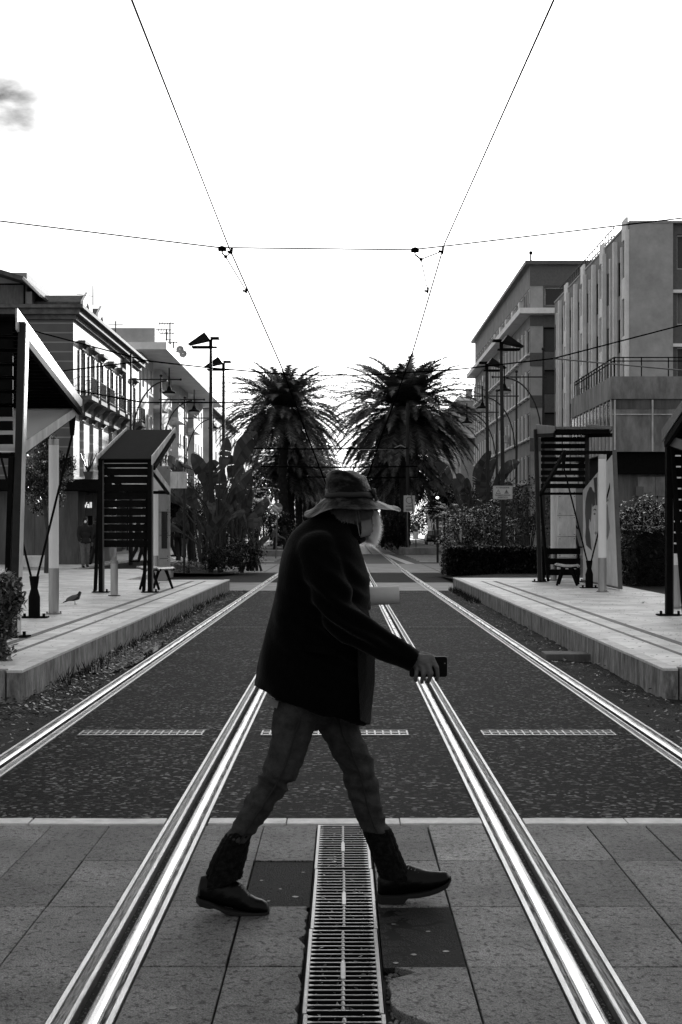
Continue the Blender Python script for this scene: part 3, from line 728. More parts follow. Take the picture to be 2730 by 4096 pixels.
# luminous columns
def column(label, x, y, zt, zs, r):
    o = empty('light_column', (x,y,PZ), label, 'light column', 'tall light columns on the platforms')
    k = MB(); k.cyl(x,y,PZ+.012,zs,r,24); k.cyl(x,y,zs-.28,zs-.27,r+.003,24); k.build('steel_base', MT['stainless'], o, smooth=False)
    k = MB(); k.cyl(x,y,zs+.001,zt-.09,r-.002,24); k.build('opal_tube', MT['opal'], o, smooth=False)
    k = MB(); k.cyl(x,y,zt-.089,zt,r+.001,24); k.build('cap', MT['stainless'], o)
    k = MB(); k.cyl(x,y,PZ,PZ+.012,r*1.5,24)
    for a in range(4): k.cyl(x+r*1.35*cos(a*pi/2+.5),y+r*1.35*sin(a*pi/2+.5),PZ+.012,PZ+.035,.014,6)
    k.build('base_plate', MT['galv'], o)
column('tall white light column in front of the small leafy tree on the left platform', -4.39, 21.6, 2.93, .97, .078)
column('tall white light column in front of the painted board on the right platform', 5.33, 29.2, 3.1, .98, .085)
column('white light column seen behind the bench of the far right shelter', 5.33, 35.9, 2.95, .95, .085)
column('white light column mostly hidden behind the near right shelter post', 5.44, 23.2, 2.95, .98, .078)
column('white light column at the right side of the far left shelter', -4.40, 33.4, 2.9, .95, .07)
def totem(label, x0, x1, y, z1):
    o = empty('steel_totem', ((x0+x1)/2,y,PZ), label, 'totem', 'riveted steel panel totems')
    n = 5
    for i in range(n):
        a = PZ+.02+(z1-PZ)*i/n; b = PZ+.02+(z1-PZ)*(i+1)/n-.012
        k = MB(); k.box(x0,x1,y,y+.22,a,b); k.build('panel', MT['fascia'] if x0 > 0 else MT['conc'], o, bevel=.004)
        k = MB()
        for zz in (a+.05,b-.05):
            for xx in (x0+.04,x1-.04): k.tube([(xx,y-.006,zz),(xx,y+.001,zz)],.012,6)
        k.build('rivets', MT['black'], o)
    if x0 < 0:
        k = MB(); k.box(x0+.17,x1-.05,y-.012,y-.001,1.1,2.0); k.build('notice_glass', MT['glass'], o)
totem('grey riveted panel totem behind the far right shelter', 5.55, 6.0, 36.6, 3.0)
totem('grey riveted panel totem right of the far left shelter', -4.58, -4.22, 34.6, 3.1)
# steel bollard
o = empty('bollard', (-4.42,27.5,PZ), 'short round steel bollard between the posts of the far left shelter', 'bollard')
k = MB(); k.cyl(-4.42,27.5,PZ+.01,PZ+.62,.072,20); k.build('tube', MT['stainless'], o)
k = MB(); k.cyl(-4.42,27.5,PZ+.621,PZ+.68,.076,20); k.build('collar', MT['galv'], o)
k = MB(); k.cyl(-4.42,27.5,PZ,PZ+.01,.12,16); k.build('base_plate', MT['dark'], o)
# benches
def bench(label, cx, cy, ln, yaw, back=False):
    o = empty('platform_bench', (cx,cy,PZ), label, 'bench', 'perforated metal benches')
    c, s = cos(yaw), sin(yaw)
    T = lambda u, v, z: (cx+u*c-v*s, cy+u*s+v*c, PZ+z)
    prof = [(-.27,.44),(-.22,.475),(-.1,.455),(.05,.455),(.2,.485),(.27,.50)]
    k = MB()
    for i in range(len(prof)-1):
        (v0,z0),(v1,z1) = prof[i],prof[i+1]
        vs = [T(u,v,z-d) for d in (0,.03) for u in (-ln/2,ln/2) for v,z in ((v0,z0),(v1,z1))]
        k.add(vs,[(0,1,3,2),(4,6,7,5),(0,2,6,4),(1,5,7,3),(0,4,5,1),(2,3,7,6)])
    k.build('seat', MT['galv'] if not back else MT['stainless'], o)
    for u in (-ln/2+.06, ln/2-.06):
        for v0, v1 in ((-.06,-.24),(.08,.22)):
            k = MB(); k.tube([T(u,v0,.44),T(u,v0+(v1-v0)*.35,.3),T(u,v1,.0)],[.04,.032,.026],8); k.build('leg', MT['dark'], o)
        k = MB(); k.tube([T(u,-.28,.42),T(u,-.1,.43),T(u,.1,.43),T(u,.28,.48)],.028,8); k.build('seat_bracket', MT['dark'], o)
bench('curved metal bench behind the steel bollard on the left platform', -4.02, 30.6, .75, R(70))
bench('curved metal bench under the far right shelter', 5.2, 32.9, .95, R(78), True)
o = empty('slat_backrest', (5.28,35.2,PZ), 'three dark horizontal boards behind the bench of the far right shelter', 'backrest')
for zz in (.97,.72,.45):
    k = MB(); k.box(4.94,5.88,35.18,35.21,zz-.02,zz+.13); k.build('board', MT['dark'], o)
for x in (4.98,5.84):
    k = MB(); k.box(x-.03,x+.03,35.22,35.27,PZ,1.15); k.build('upright', MT['dark'], o)
# concrete block bench
o = MB(); o.box(-10.4,-9.42,45.2,46.6,PZ+.08,PZ+.44); o.box(-10.3,-9.5,45.3,46.5,PZ-.02,PZ+.079)
tag(o.build('concrete_bench', MT['fascia'], bevel=.02), 'pale concrete block bench under the small leafy tree', 'bench')
# ------------------------------------------------------------------ lamps
def lantern_pole(label, x, y, zt, dirx):
    o = empty('lamp_mast', (x,y,.05), label, 'street lamp', 'masts with flat tilted lamp heads')
    k = MB(); k.tube([(x+(.10 if x > 0 else 0),y,.0),(x,y,zt-.5),(x,y,zt)],[.085,.06,.05],10); k.build('pole', MT['darkmid'], o)
    k = MB(); k.box(x-.13,x+.22,y-.1,y+.1,zt+.001,zt+.05); k.box(x-.06,x+.06,y-.06,y+.06,zt+.05,zt+.30); k.build('bracket', MT['dark'], o)
    # tilted roof plate and the two lamp trays
    d = dirx
    k = MB(); y0, y1 = y-.45, y+.45
    k.add([(x-d*.78,y0+.1,zt+.10),(x-d*.18,y0,zt+.50),(x-d*.02,y0+.2,zt+.28),(x-d*.78,y1,zt+.13),(x-d*.18,y1,zt+.53),(x-d*.02,y1,zt+.30)],[(0,1,2),(5,4,3),(0,3,4,1),(1,4,5,2),(2,5,3,0)])
    k.build('reflector_plate', MT['darkmid'], o)
    k = MB(); k.box(min(x-d*.65,x-d*.05),max(x-d*.65,x-d*.05),y-.22,y+.22,zt+.0,zt+.055); k.box(min(x+d*.0,x+d*.30),max(x+d*.0,x+d*.30),y-.2,y+.2,zt+.31,zt+.37); k.build('lamp_tray', MT['dark'], o)
lantern_pole('tall lamp mast left of the palms, the nearer and higher of the left pair', -4.64, 50, 7.95, 1)
lantern_pole('tall lamp mast left of the palms, the farther and lower of the left pair', -4.78, 57, 7.95, 1)
lantern_pole('tall lamp mast on the right carrying the rectangular warning sign', 5.62, 50.4, 7.92, -1)
lantern_pole('tall lamp mast on the right, farther one beside the warning sign mast', 5.80, 57.3, 7.95, -1)
def arc_lamp(label, x, y, d, far=False):
    o = empty('pendant_lamp_post', (x,y,.1), label, 'street lamp', 'street lamps with a shade hung from an arched arm')
    zc = H+5.9; m = MT['darkmid']
    k = MB(); k.tube([(x,y,.1),(x,y,3),(x,y,zc+1.0)],[.09,.06,.04],10); k.sphere((x,y,zc+1.08),.07,10,6); k.build('pole', m, o)
    k = MB(); k.tube([(x-d*.1,y,zc),(x+d*1.95,y,zc)],.028,8); k.sphere((x+d*1.95,y,zc),.05,8,6); k.build('cross_arm', m, o)
    pts = [(x+d*(.08+1.35*(1-cos(t))),y,zc-2.3+2.25*sin(t)) for t in [pi/2*i/10 for i in range(11)]]
    k = MB(); k.tube(pts,.028,8); k.build('arched_brace', m, o)
    lx = x+d*1.5
    k = MB(); k.tube([(lx,y,zc+.45),(lx,y,zc-.3)],.025,8); k.lathe([(.03,zc-.25),(.07,zc-.32),(.10,zc-.42),(.26,zc-.5),(.27,zc-.56),(.25,zc-.56),(.05,zc-.46)],(lx,y,0),20); k.build('lamp_shade', MT['dark'], o)
    k = MB(); k.lathe([(.24,zc-.562),(.20,zc-.62),(.1,zc-.67),(.01,zc-.68)],(lx,y,0),16); k.build('lamp_bowl', MT['opal'], o, smooth=True)
arc_lamp('arched lamp post on the left, nearest of three in front of the pale building', -8.30, 55.7, 1)
arc_lamp('arched lamp post on the left, middle one of three', -8.22, 64.3, 1)
arc_lamp('arched lamp post on the left, farthest of three', -8.32, 74.9, 1)
arc_lamp('arched lamp post on the right, nearest of three beside the louvred building', 7.73, 54.8, -1)
arc_lamp('arched lamp post on the right, middle one of three', 7.65, 62.6, -1)
arc_lamp('arched lamp post on the right, farthest of three', 7.72, 71.2, -1)
# ------------------------------------------------------------------ signs
def text(body, size, loc, m, parent, rotz=0, sx=1):
    cu = bpy.data.curves.new('t','FONT'); cu.body = body; cu.size = size; cu.align_x = 'CENTER'; cu.align_y = 'CENTER'; cu.extrude = .002; cu.offset = size*.018
    t = bpy.data.objects.new('t', cu); COL.objects.link(t)
    dg = bpy.context.evaluated_depsgraph_get(); me = bpy.data.meshes.new_from_object(t.evaluated_get(dg))
    bpy.data.objects.remove(t)
    mt = Matrix.Translation(Vector(loc)-org_of(parent)) @ Matrix.Rotation(rotz,4,'Z') @ Matrix.Rotation(R(90),4,'X') @ Matrix.Diagonal((sx,1,1,1))
    me.transform(mt); me.materials.clear(); me.materials.append(m)
    o = bpy.data.objects.new('lettering', me); COL.objects.link(o); o.parent = parent
    return o
o = empty('warning_sign', (5.66,50.2,2.6), 'white rectangular sign with two warning triangles and capital lettering on the right lamp mast', 'sign')
k = MB()
w_, h_, c_ = .345, .235, .035; cx, cz, y = 5.65, 2.88, 50.22
def rr(w,h,c): return [(cx+a*(w-c)+c*cos(t),cz+b*(h-c)+c*sin(t)) for a,b,t0 in ((1,1,0),(-1,1,pi/2),(-1,-1,pi),(1,-1,1.5*pi)) for t in (t0,t0+pi/4,t0+pi/2)]
k.prism(rr(w_,h_,c_),'y',y,y+.012); k.build('sign_plate', MT['sign'], o)
k = MB(); ring = rr(w_-.022,h_-.022,.025); ring2 = rr(w_-.028,h_-.028,.022); n = len(ring)
k.add([(a,y-.002,b) for a,b in ring]+[(a,y-.002,b) for a,b in ring2],[(i,(i+1)%n,n+(i+1)%n,n+i) for i in range(n)]); k.build('border', MT['signmid'], o)
text('ATTENZIONE', .068, (cx,y-.004,cz+.165), MT['signdark'], o, sx=1.15)
text('PAVIMENTAZIONE', .066, (cx,y-.004,cz-.10), MT['signdark'], o, sx=.98)
text('DISSESTATA', .066, (cx,y-.004,cz-.175), MT['signdark'], o, sx=.98)
def tri(x, z, s): return [(x-s,z-s*.86),(x+s,z-s*.86),(x,z+s*.95)]
for i, x in enumerate((cx-.155, cx+.135)):
    k = MB(); k.prism(tri(x,cz+.03,.088),'y',y-.004,y-.001); k.build('triangle', MT['signdark'] if i == 0 else MT['signmid'], o)
    if i == 0:
        k = MB(); k.prism(tri(x,cz+.026,.062),'y',y-.007,y-.005); k.build('triangle_field', MT['sign'], o)
        text('!', .085, (x,y-.010,cz+.018), MT['signdark'], o)
    else:
        k = MB(); k.tube([(x-.01,y-.006,cz+.065),(x-.02,y-.006,cz+.035),(x+.015,y-.006,cz+.01)],.010,6); k.tube([(x-.02,y-.006,cz+.035),(x+.02,y-.006,cz+.045)],.007,6); k.tube([(x-.01,y-.006,cz+.02),(x-.03,y-.006,cz+.0)],.007,6); k.build('pictogram', MT['signdark'], o)
k = MB(); k.box(cx-.14,cx+.14,y+.013,y+.04,cz-.262,cz-.242); k.box(cx-.14,cx+.14,y+.013,y+.04,cz+.1,cz+.12); k.build('clamp', MT['galv'], o)
def disc(mb, c, r, y0, y1, n=32): mb.tube([(c[0],y0,c[1]),(c[0],y1,c[1])], r, n)
o = empty('no_entry_sign', (-3.65,77.8,.1), 'round no entry sign with a pale bar, in front of the left palm trunks', 'road sign')
k = MB(); disc(k,(-3.585,2.757),.30,77.7,77.72); k.build('sign_disc', MT['signmid'], o)
k = MB(); k.box(-3.85,-3.32,77.69,77.699,2.69,2.82); k.build('white_bar', MT['sign'], o)
k = MB(); k.tube([(-3.66,77.77,.0),(-3.585,77.77,2.5),(-3.60,77.77,3.25)],.035,8); k.build('pole', MT['galv'], o)
o = empty('bus_lane_sign', (4.3,93.8,.4), 'tall white sign with an empty ring above two lines of lettering, before the right palm', 'road sign')
cx, cz, y = (940.5-VPX)/34.8, H+(VPY-1157.5)/34.8, 93.6
k = MB(); k.box(cx-.37,cx+.37,y,y+.02,cz-.54,cz+.54); k.build('sign_plate', MT['sign'], o)
k = MB(); n = 32
for i in range(n):
    t, t2 = 2*pi*i/n, 2*pi*(i+1)/n
    k.quad(*[(cx+r*cos(a),y-.004,cz+.22+r*sin(a)) for r, a in ((.225,t),(.225,t2),(.19,t2),(.19,t))])
k.build('ring', MT['signdark'], o, fixn=False)
text('eccetto', .155, (cx,y-.004,cz-.155), MT['signdark'], o)
text('autobus', .14, (cx,y-.004,cz-.36), MT['signdark'], o)
k = MB(); k.box(cx-.22,cx+.22,y-.004,y-.001,cz-.455,cz-.43); k.build('underline', MT['signdark'], o)
k = MB(); k.tube([(cx-.05,y+.06,.1),(cx-.12,y+.06,2),(cx-.1,y+.06,cz+.6)],.04,8); k.build('pole', MT['galv'], o)
o = empty('tram_mast', (4.35,95.5,.3), 'slim tall mast rising behind the white ring sign in front of the right palm', 'mast')
k = MB(); k.tube([(4.36,95.5,.3),(4.36,95.5,10.1)],[.14,.11],10); k.build('pole', MT['darkmid'], o)
k = MB(); k.tube([(4.36,95.5,7.0),(3.9,95.5,7.25),(3.3,95.5,7.0),(1.2,95.5,6.95),(.6,95.5,7.2),(.0,95.5,6.95)],.03,6); k.build('arm', MT['galv'], o)
o = empty('arrow_sign', (4.9,92.5,.3), 'round dark sign with a pale arrow pointing down right, above a white cylinder', 'road sign')
sc_ = FX/92.5; cx, cz, y = (955.5-VPX)/sc_, H+(VPY-1211)/sc_, 92.4
k = MB(); disc(k,(cx,cz),.29,y,y+.02); k.build('sign_disc', MT['signdark'], o)
k = MB(); u = Vector((.6,-.8)).normalized(); v = Vector((.8,.6))
pp = [(-.2,.04),(.02,.04),(.02,.12),(.22,0),(.02,-.12),(.02,-.04),(-.2,-.04)]
k.prism([(cx+u.x*a+v.x*b, cz+u.y*a+v.y*b) for a,b in pp],'y',y-.006,y-.001); k.build('arrow', MT['sign'], o)
k = MB(); k.tube([(cx+.03,y+.06,.1),(cx,y+.06,1.2),(cx-.3,y+.06,4.0)],.035,8); k.build('pole', MT['galv'], o)
k = MB(); k.cyl(cx,y+.06,.95,1.42+.02,.16,16); k.build('beacon', MT['opal'], o)
# traffic light
sc_ = FX/67.5; tx = (1006-VPX)/sc_
o = empty('traffic_light', (tx,67.5,.0), 'dark traffic light on a post with its top lamp lit, left of the trimmed hedge', 'traffic light')
k = MB(); k.tube([(tx,67.5,0),(tx,67.5,2.45)],.055,10); k.build('post', MT['darkmid'], o)
zt = H+(VPY-1138)/sc_; hh = .27
for i in range(3):
    z = zt-.12-i*hh
    k = MB(); k.box(tx-.17,tx+.13,67.35,67.6,z-.125,z+.125); k.build('signal_head', MT['dark'], o, bevel=.02)
    k = MB(); k.prism([(tx-.36,z+.10),(tx-.171,z+.11),(tx-.171,z-.10),(tx-.24,z-.09)],'y',67.36,67.58); k.build('visor', MT['dark'], o)
    k = MB(); k.sphere((tx-.02,67.345,z),(.075,.02,.06),14,8); k.build('lens', MT['lit'] if i == 0 else MT['black'], o)
    if i == 0: k = MB(); k.prism([(tx-.14,z+.10),(tx+.1,z+.10),(tx+.1,z+.085),(tx-.14,z+.085)],'y',67.2,67.34); k.build('hood', MT['dark'], o)
# signboard with a bird on it
o = empty('signboard', (-5.3,45,PZ), 'blank grey riveted board standing above the bushes, right of the far left shelter', 'signboard')
a, b = P(366,1084,45), P(430,1122,45)
for i in range(3):
    xa = a.x+(b.x-a.x)*i/3; xb = a.x+(b.x-a.x)*(i+1)/3-.008
    k = MB(); k.box(xa,xb,45,45.05,b.z,a.z); k.build('panel', MT['fascia'], o)
for x in (a.x+.1, b.x-.1):
    k = MB(); k.tube([(x,45.1,PZ-.1),(x,45.1,b.z+.1)],.04,8); k.build('post', MT['darkmid'], o)
# ------------------------------------------------------------------ overhead wires
def wire(label, pts, r, n=5, name='overhead_wire', grp='tram overhead wires', sag=0, mt='wire'):
    out = []
    for a, b in zip(pts, pts[1:]):
        a = Vector(a); b = Vector(b)
        for i in range(12):
            t = i/12; p = a.lerp(b,t); p.z -= sag*4*t*(1-t); out.append(p)
    out.append(Vector(pts[-1]))
    k = MB(); k.tube(out, [max(r, .00052*p.y) for p in out], n); o = k.build(name, MT[mt], None)
    return tag(o, label, 'wire', grp)
ZC = 5.4
xl = lambda x, y, D: (P(x,y,D).x, D, P(x,y,D).z)
wire('left contact wire running from the top edge down to the left palm', [(-1.53,2,5.42),xl(303,0,10.4),xl(525,565,19.4),xl(645,838,33.5),(-1.45,60,5.4),(-1.4,120,5.4)], .0085)
wire('right contact wire running from the top edge down to the right palm', [(1.55,2,5.42),xl(1273,0,10.4),xl(1022,560,19.4),xl(950,805,30.8),(1.6,60,5.4),(1.9,120,5.4)], .0085)
D2 = 19.4
wire('nearest span wire, crossing level between the two contact wires', [xl(-420,455,D2),xl(0,508,D2),xl(505,569,D2),xl(945,574,D2),xl(1045,563,D2),xl(1900,462,D2)], .006)
D3 = 35.7
wire('second span wire, crossing in front of the palm crowns', [xl(-120,700,D3),xl(0,740,D3),xl(336,829,D3),xl(470,844,D3),xl(675,862,D3),xl(840,862,D3),xl(1051,849,D3),xl(1272,824,D3),xl(1568,747,D3),xl(1800,690,D3)], .0085)
wire('thin stay wire branching left from the second span wire over the balconies', [xl(336,829,D3),xl(156,851,D3),xl(-60,880,D3)], .006)
wire('thin stay wire branching right from the second span wire past the terrace rail', [xl(1272,824,D3),xl(1568,851,D3),xl(1700,865,D3)], .006, mt='galv')
wire('low span wire on the left crossing above the signboard', [xl(110,885,44),xl(330,925,44),xl(560,925,44)], .006)
wire('far span wire hung between the palm trunks', [xl(560,1030,69),xl(700,1032,69),xl(938,1030,69)], .022)
wire('fourth span wire just above the hat', [xl(600,1072,88),xl(770,1074,88),xl(960,1072,88)], .018)
wire('farthest span wire crossing behind the hat', [xl(700,1096,98),xl(860,1098,98),xl(960,1097,98)], .014)
for lab, ix, iy, cx1, cy1, cx2, cy2, jx, jy in (('left insulator and drop links holding the left contact wire',511,572,532,578,566,668,519,590),('right insulator and drop links holding the right contact wire',954,575,1017,577,983,668,968,596)):
    p = Vector(xl(ix,iy,D2)); o = empty('wire_insulator', p, lab, 'insulator', 'insulators on the nearest span wire')
    k = MB(); s = D2/FX
    k.prism([(p.x-9*s,p.z-4*s),(p.x+9*s,p.z-4*s),(p.x+9*s,p.z+3*s),(p.x,p.z+6*s),(p.x-9*s,p.z+3*s)],'y',D2-.05,D2+.05); k.build('insulator_body', MT['wire'], o)
    j = Vector(xl(jx,jy,D2+.02)); c1_ = Vector(xl(cx1,cy1,D2+.3)); c2_ = Vector(xl(cx2,cy2,23.0))
    k = MB(); k.tube([p-Vector((0,0,.02)),(p.x,D2,p.z-.06),j],.012,6); k.sphere(j,.025,8,6); k.build('link', MT['wire'], o)
    k = MB(); k.tube([j,c1_],.009,5); k.tube([j,c2_],.008,5); k.build('drop_wire', MT['wire'], o)
    for c in (c1_, c2_):
        q = MB(); q.beam(c+Vector((-.055,0,.0)),c+Vector((.0,0,-.01)),.03,.03); q.beam(c+Vector((0,0,-.04)),c+Vector((.01,0,.055)),.03,.035); q.build('wire_clamp', MT['wire'], o)
# ------------------------------------------------------------------ buildings
def facade(mb, P0, U, Nn, Ln, z0, z1, rects, depth=.25):
    """wall in the plane through P0 along U, cut by openings (u0,u1,za,zb); adds reveals"""
    P0 = Vector(P0); U = Vector(U).normalized(); Nn = Vector(Nn).normalized()
    us = sorted({0.,Ln}|{r[0] for r in rects}|{r[1] for r in rects}); zs = sorted({z0,z1}|{r[2] for r in rects}|{r[3] for r in rects})
    pt = lambda u, z, d=0: P0+U*u-Nn*d+Vector((0,0,z-P0.z))
    rs = set()
    for r in rects:
        for i, (a, b) in enumerate(zip(us, us[1:])):
            if a >= r[0]-1e-6 and b <= r[1]+1e-6:
                for j, (c, d) in enumerate(zip(zs, zs[1:])):
                    if c >= r[2]-1e-6 and d <= r[3]+1e-6: rs.add((i,j))
    for i, (a, b) in enumerate(zip(us, us[1:])):
        for j, (c, d) in enumerate(zip(zs, zs[1:])):
            if (i,j) not in rs and a >= 0 and b <= Ln: mb.quad(pt(a,c),pt(b,c),pt(b,d),pt(a,d))
    for a, b, c, d in rects:
        mb.quad(pt(a,c),pt(b,c),pt(b,c,depth),pt(a,c,depth)); mb.quad(pt(a,d),pt(a,d,depth),pt(b,d,depth),pt(b,d))
        mb.quad(pt(a,c),pt(a,c,depth),pt(a,d,depth),pt(a,d)); mb.quad(pt(b,c),pt(b,d),pt(b,d,depth),pt(b,c,depth))
WC = {}
def window(parent, x, y, z, w, h, rotz, kind='sash', fm=None, gm=None, name='window'):
    """window centred at x,y,z facing local -Y; a frame and a pane"""
    key = (round(w,2), round(h,2), kind, fm, gm)
    if key not in WC:
        f = MB(); t = .07
        f.box(-w/2,-w/2+t,0,.06,-h/2,h/2); f.box(w/2-t,w/2,0,.06,-h/2,h/2); f.box(-w/2+t,w/2-t,0,.06,-h/2,-h/2+t); f.box(-w/2+t,w/2-t,0,.06,h/2-t,h/2)
        if kind != 'plain' and w > .7: f.box(-.035,.035,.002,.058,-h/2+t,h/2-t)
        if kind == 'finned':
            for du in (-1.1,): f.box(du-.09,du+.09,-.20,-.062,-h/2-.1,h/2+.05)
            f.box(-.98,.98,-.34,-.064,-h/2-.24,-h/2-.101)
        if kind == 'door': f.box(-w/2+t,w/2-t,.004,.056,h*.18,h*.18+.05)
        gl = MB(); gl.quad((-w/2+t,.03,-h/2+t),(w/2-t,.03,-h/2+t),(w/2-t,.03,h/2-t),(-w/2+t,.03,h/2-t))
        WC[key] = (f.mesh('window_frame', MT[fm or 'wframe']), gl.mesh('window_pane', MT[gm or 'glass']))
    a, b = WC[key]
    o = link_mesh(name, a, None, parent, Vector((x,y,z))-org_of(parent)); o.rotation_euler.z = rotz
    p = link_mesh('pane', b, None, o)
    return o
RL, RR = R(90), R(-90)     # facing +X, facing -X
# ---- L1: banded corner palazzo
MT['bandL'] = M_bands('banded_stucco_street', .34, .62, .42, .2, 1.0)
MT['bandN'] = M_bands('banded_stucco_front', .13, .3, .42, .14, 1.0)  # darker copy of the street bands; the front's shade is in its colour
XF = -11.9; Y0 = 62.8; Y1 = 83.
B = empty('banded_corner_building', (-16,70,PZ), 'two storey corner building with banded walls, iron balconies and a tiled roof, far left', 'building')
wy = [64.8,67.3,69.8,72.8,75.6,80.7]
rects = []
for y in wy:
    rects.append((y-Y0-.55,y-Y0+.55,7.62,9.75)); rects.append((y-Y0-.55,y-Y0+.55,3.95,6.5))
for y in (65.2,68.6,72,75.6,79.4): rects.append((y-Y0-1.2,y-Y0+1.2,.4,3.1))
mb = MB(); facade(mb,(XF,Y0,PZ-.2),(0,1,0),(1,0,0),Y1-Y0,PZ-.2,11.1,rects,.3)
facade(mb,(XF,Y1,PZ-.2),(-1,0,0),(0,1,0),12,PZ-.2,11.1,[],.3)
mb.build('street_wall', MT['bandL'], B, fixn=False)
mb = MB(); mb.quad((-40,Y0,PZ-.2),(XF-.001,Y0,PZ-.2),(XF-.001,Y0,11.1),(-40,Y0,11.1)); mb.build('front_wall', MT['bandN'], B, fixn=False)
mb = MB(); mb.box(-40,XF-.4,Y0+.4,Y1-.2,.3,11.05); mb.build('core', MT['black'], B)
for y in wy:
    window(B, XF-.3, y, 8.685, 1.1, 2.13, RL, 'door'); window(B, XF-.3, y, 5.225, 1.1, 2.55, RL, 'door')
    for zt in (9.75, 6.5):   # pediment on brackets
        k = MB(); k.box(XF+.001,XF+.30,y-.72,y+.72,zt+.22,zt+.36); k.prism([(XF+.001,zt+.0),(XF+.2,zt+.22),(XF+.001,zt+.22)],'y',y-.62,y-.5); k.prism([(XF+.001,zt+.0),(XF+.2,zt+.22),(XF+.001,zt+.22)],'y',y+.5,y+.62); k.box(XF+.001,XF+.06,y-.68,y+.68,zt+.03,zt+.219); k.build('pediment', MT['cornice'], B)
    for s in (-1,1):
        k = MB()
        for zz in (7.62,):
            k.box(XF+.002,XF+.07,*sorted((y+s*.57,y+s*.8)),zz+.02,zz+2.05)
        k.build('shutter', MT['shutter'], B)
    # balcony
    k = MB(); k.box(XF+.002,XF+.62,y-.85,y+.85,7.42,7.6); k.prism([(XF+.002,6.95),(XF+.45,7.42),(XF+.002,7.42)],'y',y-.8,y-.62); k.prism([(XF+.002,6.95),(XF+.45,7.42),(XF+.002,7.42)],'y',y+.62,y+.8); k.build('balcony', MT['cornice'], B)
    k = MB(); q = [(XF+.03,y-.8),(XF+.57,y-.8),(XF+.57,y+.8),(XF+.03,y+.8)]
    for a, b in zip(q, q[1:]):
        for zz in (7.75,8.45): k.beam((*a,zz),(*b,zz),.03,.03)
        n = 6 if a[0] != b[0] else 15
        for i in range(n):
            t = i/(n-1); x_, y_ = a[0]+(b[0]-a[0])*t, a[1]+(b[1]-a[1])*t; k.beam((x_,y_,7.6),(x_,y_,8.45),.018,.018)
    k.build('balcony_railing', MT['dark'], B)
# cornice in three steps round the corner
for nm, z0, z1, pr in (('cornice',10.85,11.05,.14),('cornice',11.05,11.3,.34),('gutter',11.3,11.45,.52)):
    k = MB(); k.box(-40,XF+pr,Y0-pr,Y0-.001,z0,z1-.002); k.box(XF+.001,XF+pr,Y0,Y1+.2,z0,z1-.002); k.build(nm, MT['cornice'], B)
k = MB(); k.add([(-40,Y0-.5,11.46),(XF+.5,Y0-.5,11.46),(XF+.5,Y1+.2,11.46),(-40,Y1+.2,11.46),(-40,Y0+4.5,12.0),(XF-4.5,Y0+4.5,12.0),(XF-4.5,Y1-3,12.0),(-40,Y1-3,12.0)],[(0,1,5,4),(1,2,6,5),(2,3,7,6),(4,5,6,7)]); rf = k.build('roof', MT['tile'], B)
for yy in (67.4, 71.4):   # dormers with white gable fronts
    k = MB(); x0, x1 = XF-4.5, XF-.3
    k.box(x0,x1-.5,yy-.8,yy+.8,11.6,12.15); k.build('dormer_wall', MT['greywall'], B)
    k = MB(); k.prism([(yy-1.1,12.1),(yy,12.55),(yy+1.1,12.1),(yy+1.1,12.2),(yy,12.67),(yy-1.1,12.2)],'x',x0,x1); k.build('dormer_roof', MT['tile'], B)
    k = MB(); k.prism([(yy-1.25,11.75),(yy-1.0,11.75),(yy,12.35),(yy+1.0,11.75),(yy+1.25,11.75),(yy+1.2,12.22),(yy,12.82),(yy-1.2,12.22)],'x',x1+.001,x1+.12); k.build('barge_board', MT['rwhite'], B)
# penthouse
k = MB(); k.box(-26,P(75,700,66).x,65.9,71,11.9,12.6); k.box(-26,P(62,700,66).x,66,71,12.6,13.5); k.build('penthouse', MT['greywall'], B)
window(B, P(28,685,65.95).x, 65.84, 12.45, 1.25, 1.05, 0, 'plain', 'dark', 'curtain')
k = MB(); a = P(112,655,64.9); c = P(-40,612,64.9); e = P(99,682,64.9)
pz = lambda x, y: (P(x,y,65.2).x, P(x,y,65.2).z)
k.prism([pz(-60,605),pz(0,622),pz(60,640),pz(99,680),pz(96,684),pz(58,650),pz(0,632),pz(-60,615)],'y',64.6,71); k.build('penthouse_roof', MT['tile'], B)
k = MB(); k.prism([pz(62,642),pz(99,681),pz(97,684),pz(59,647)],'y',64.5,64.59); k.build('barge_board', MT['white'], B)
k = MB(); k.tube([(XF+.08,76.9,.5),(XF+.08,76.9,10.9)],.11,8); k.box(XF+.002,XF+.05,76.6,77.3,.5,10.7); k.build('downpipe', MT['cornice'], B)
for y in (65.2,68.6,72,75.6,79.4): window(B, XF-.28, y, 1.75, 2.4, 2.7, RL, 'sash', 'dark')
k = MB(); k.box(XF+.002,XF+1.3,Y0+.5,Y1-.5,3.15,3.6); k.build('awning_fascia', MT['greydark'], B)
# ---- shop pavilion in front of it
S = empty('shop_pavilion', (-13,55,PZ), 'low dark shop front with a flat canopy behind the masked person on the left', 'building')
k = MB()
sx = P(180,1290,53).x
for i, xx in enumerate(frange(-22, sx, .8)[:-1]): k.box(xx+.006, xx+(sx+22)/len(frange(-22,sx,.8)[:-1])*1.0-.004, 53, 61, PZ-.05, 3.0+.0*i)
k.build('panel_wall', MT['concdark'], S)
k = MB(); k.box(-22,P(262,1110,52.6).x,52.2,61.5,3.02,3.42); k.build('canopy', MT['dark'], S)
k = MB(); k.box(sx+.01,P(212,1290,55).x,55.2,61,PZ-.05,3.01); k.build('entrance_wall', MT['greydark'], S)
k = MB(); dx = P(196,1290,55).x; k.box(dx-.3,dx+.25,55.1,55.19,PZ,2.2); k.build('door', MT['glass'], S)
k = MB(); k.box(P(191,1160,54.5).x,P(213,1160,54.5).x,54.45,54.5,2.1,2.9); sb = k.build('sign_panel', MT['greydark'], S)
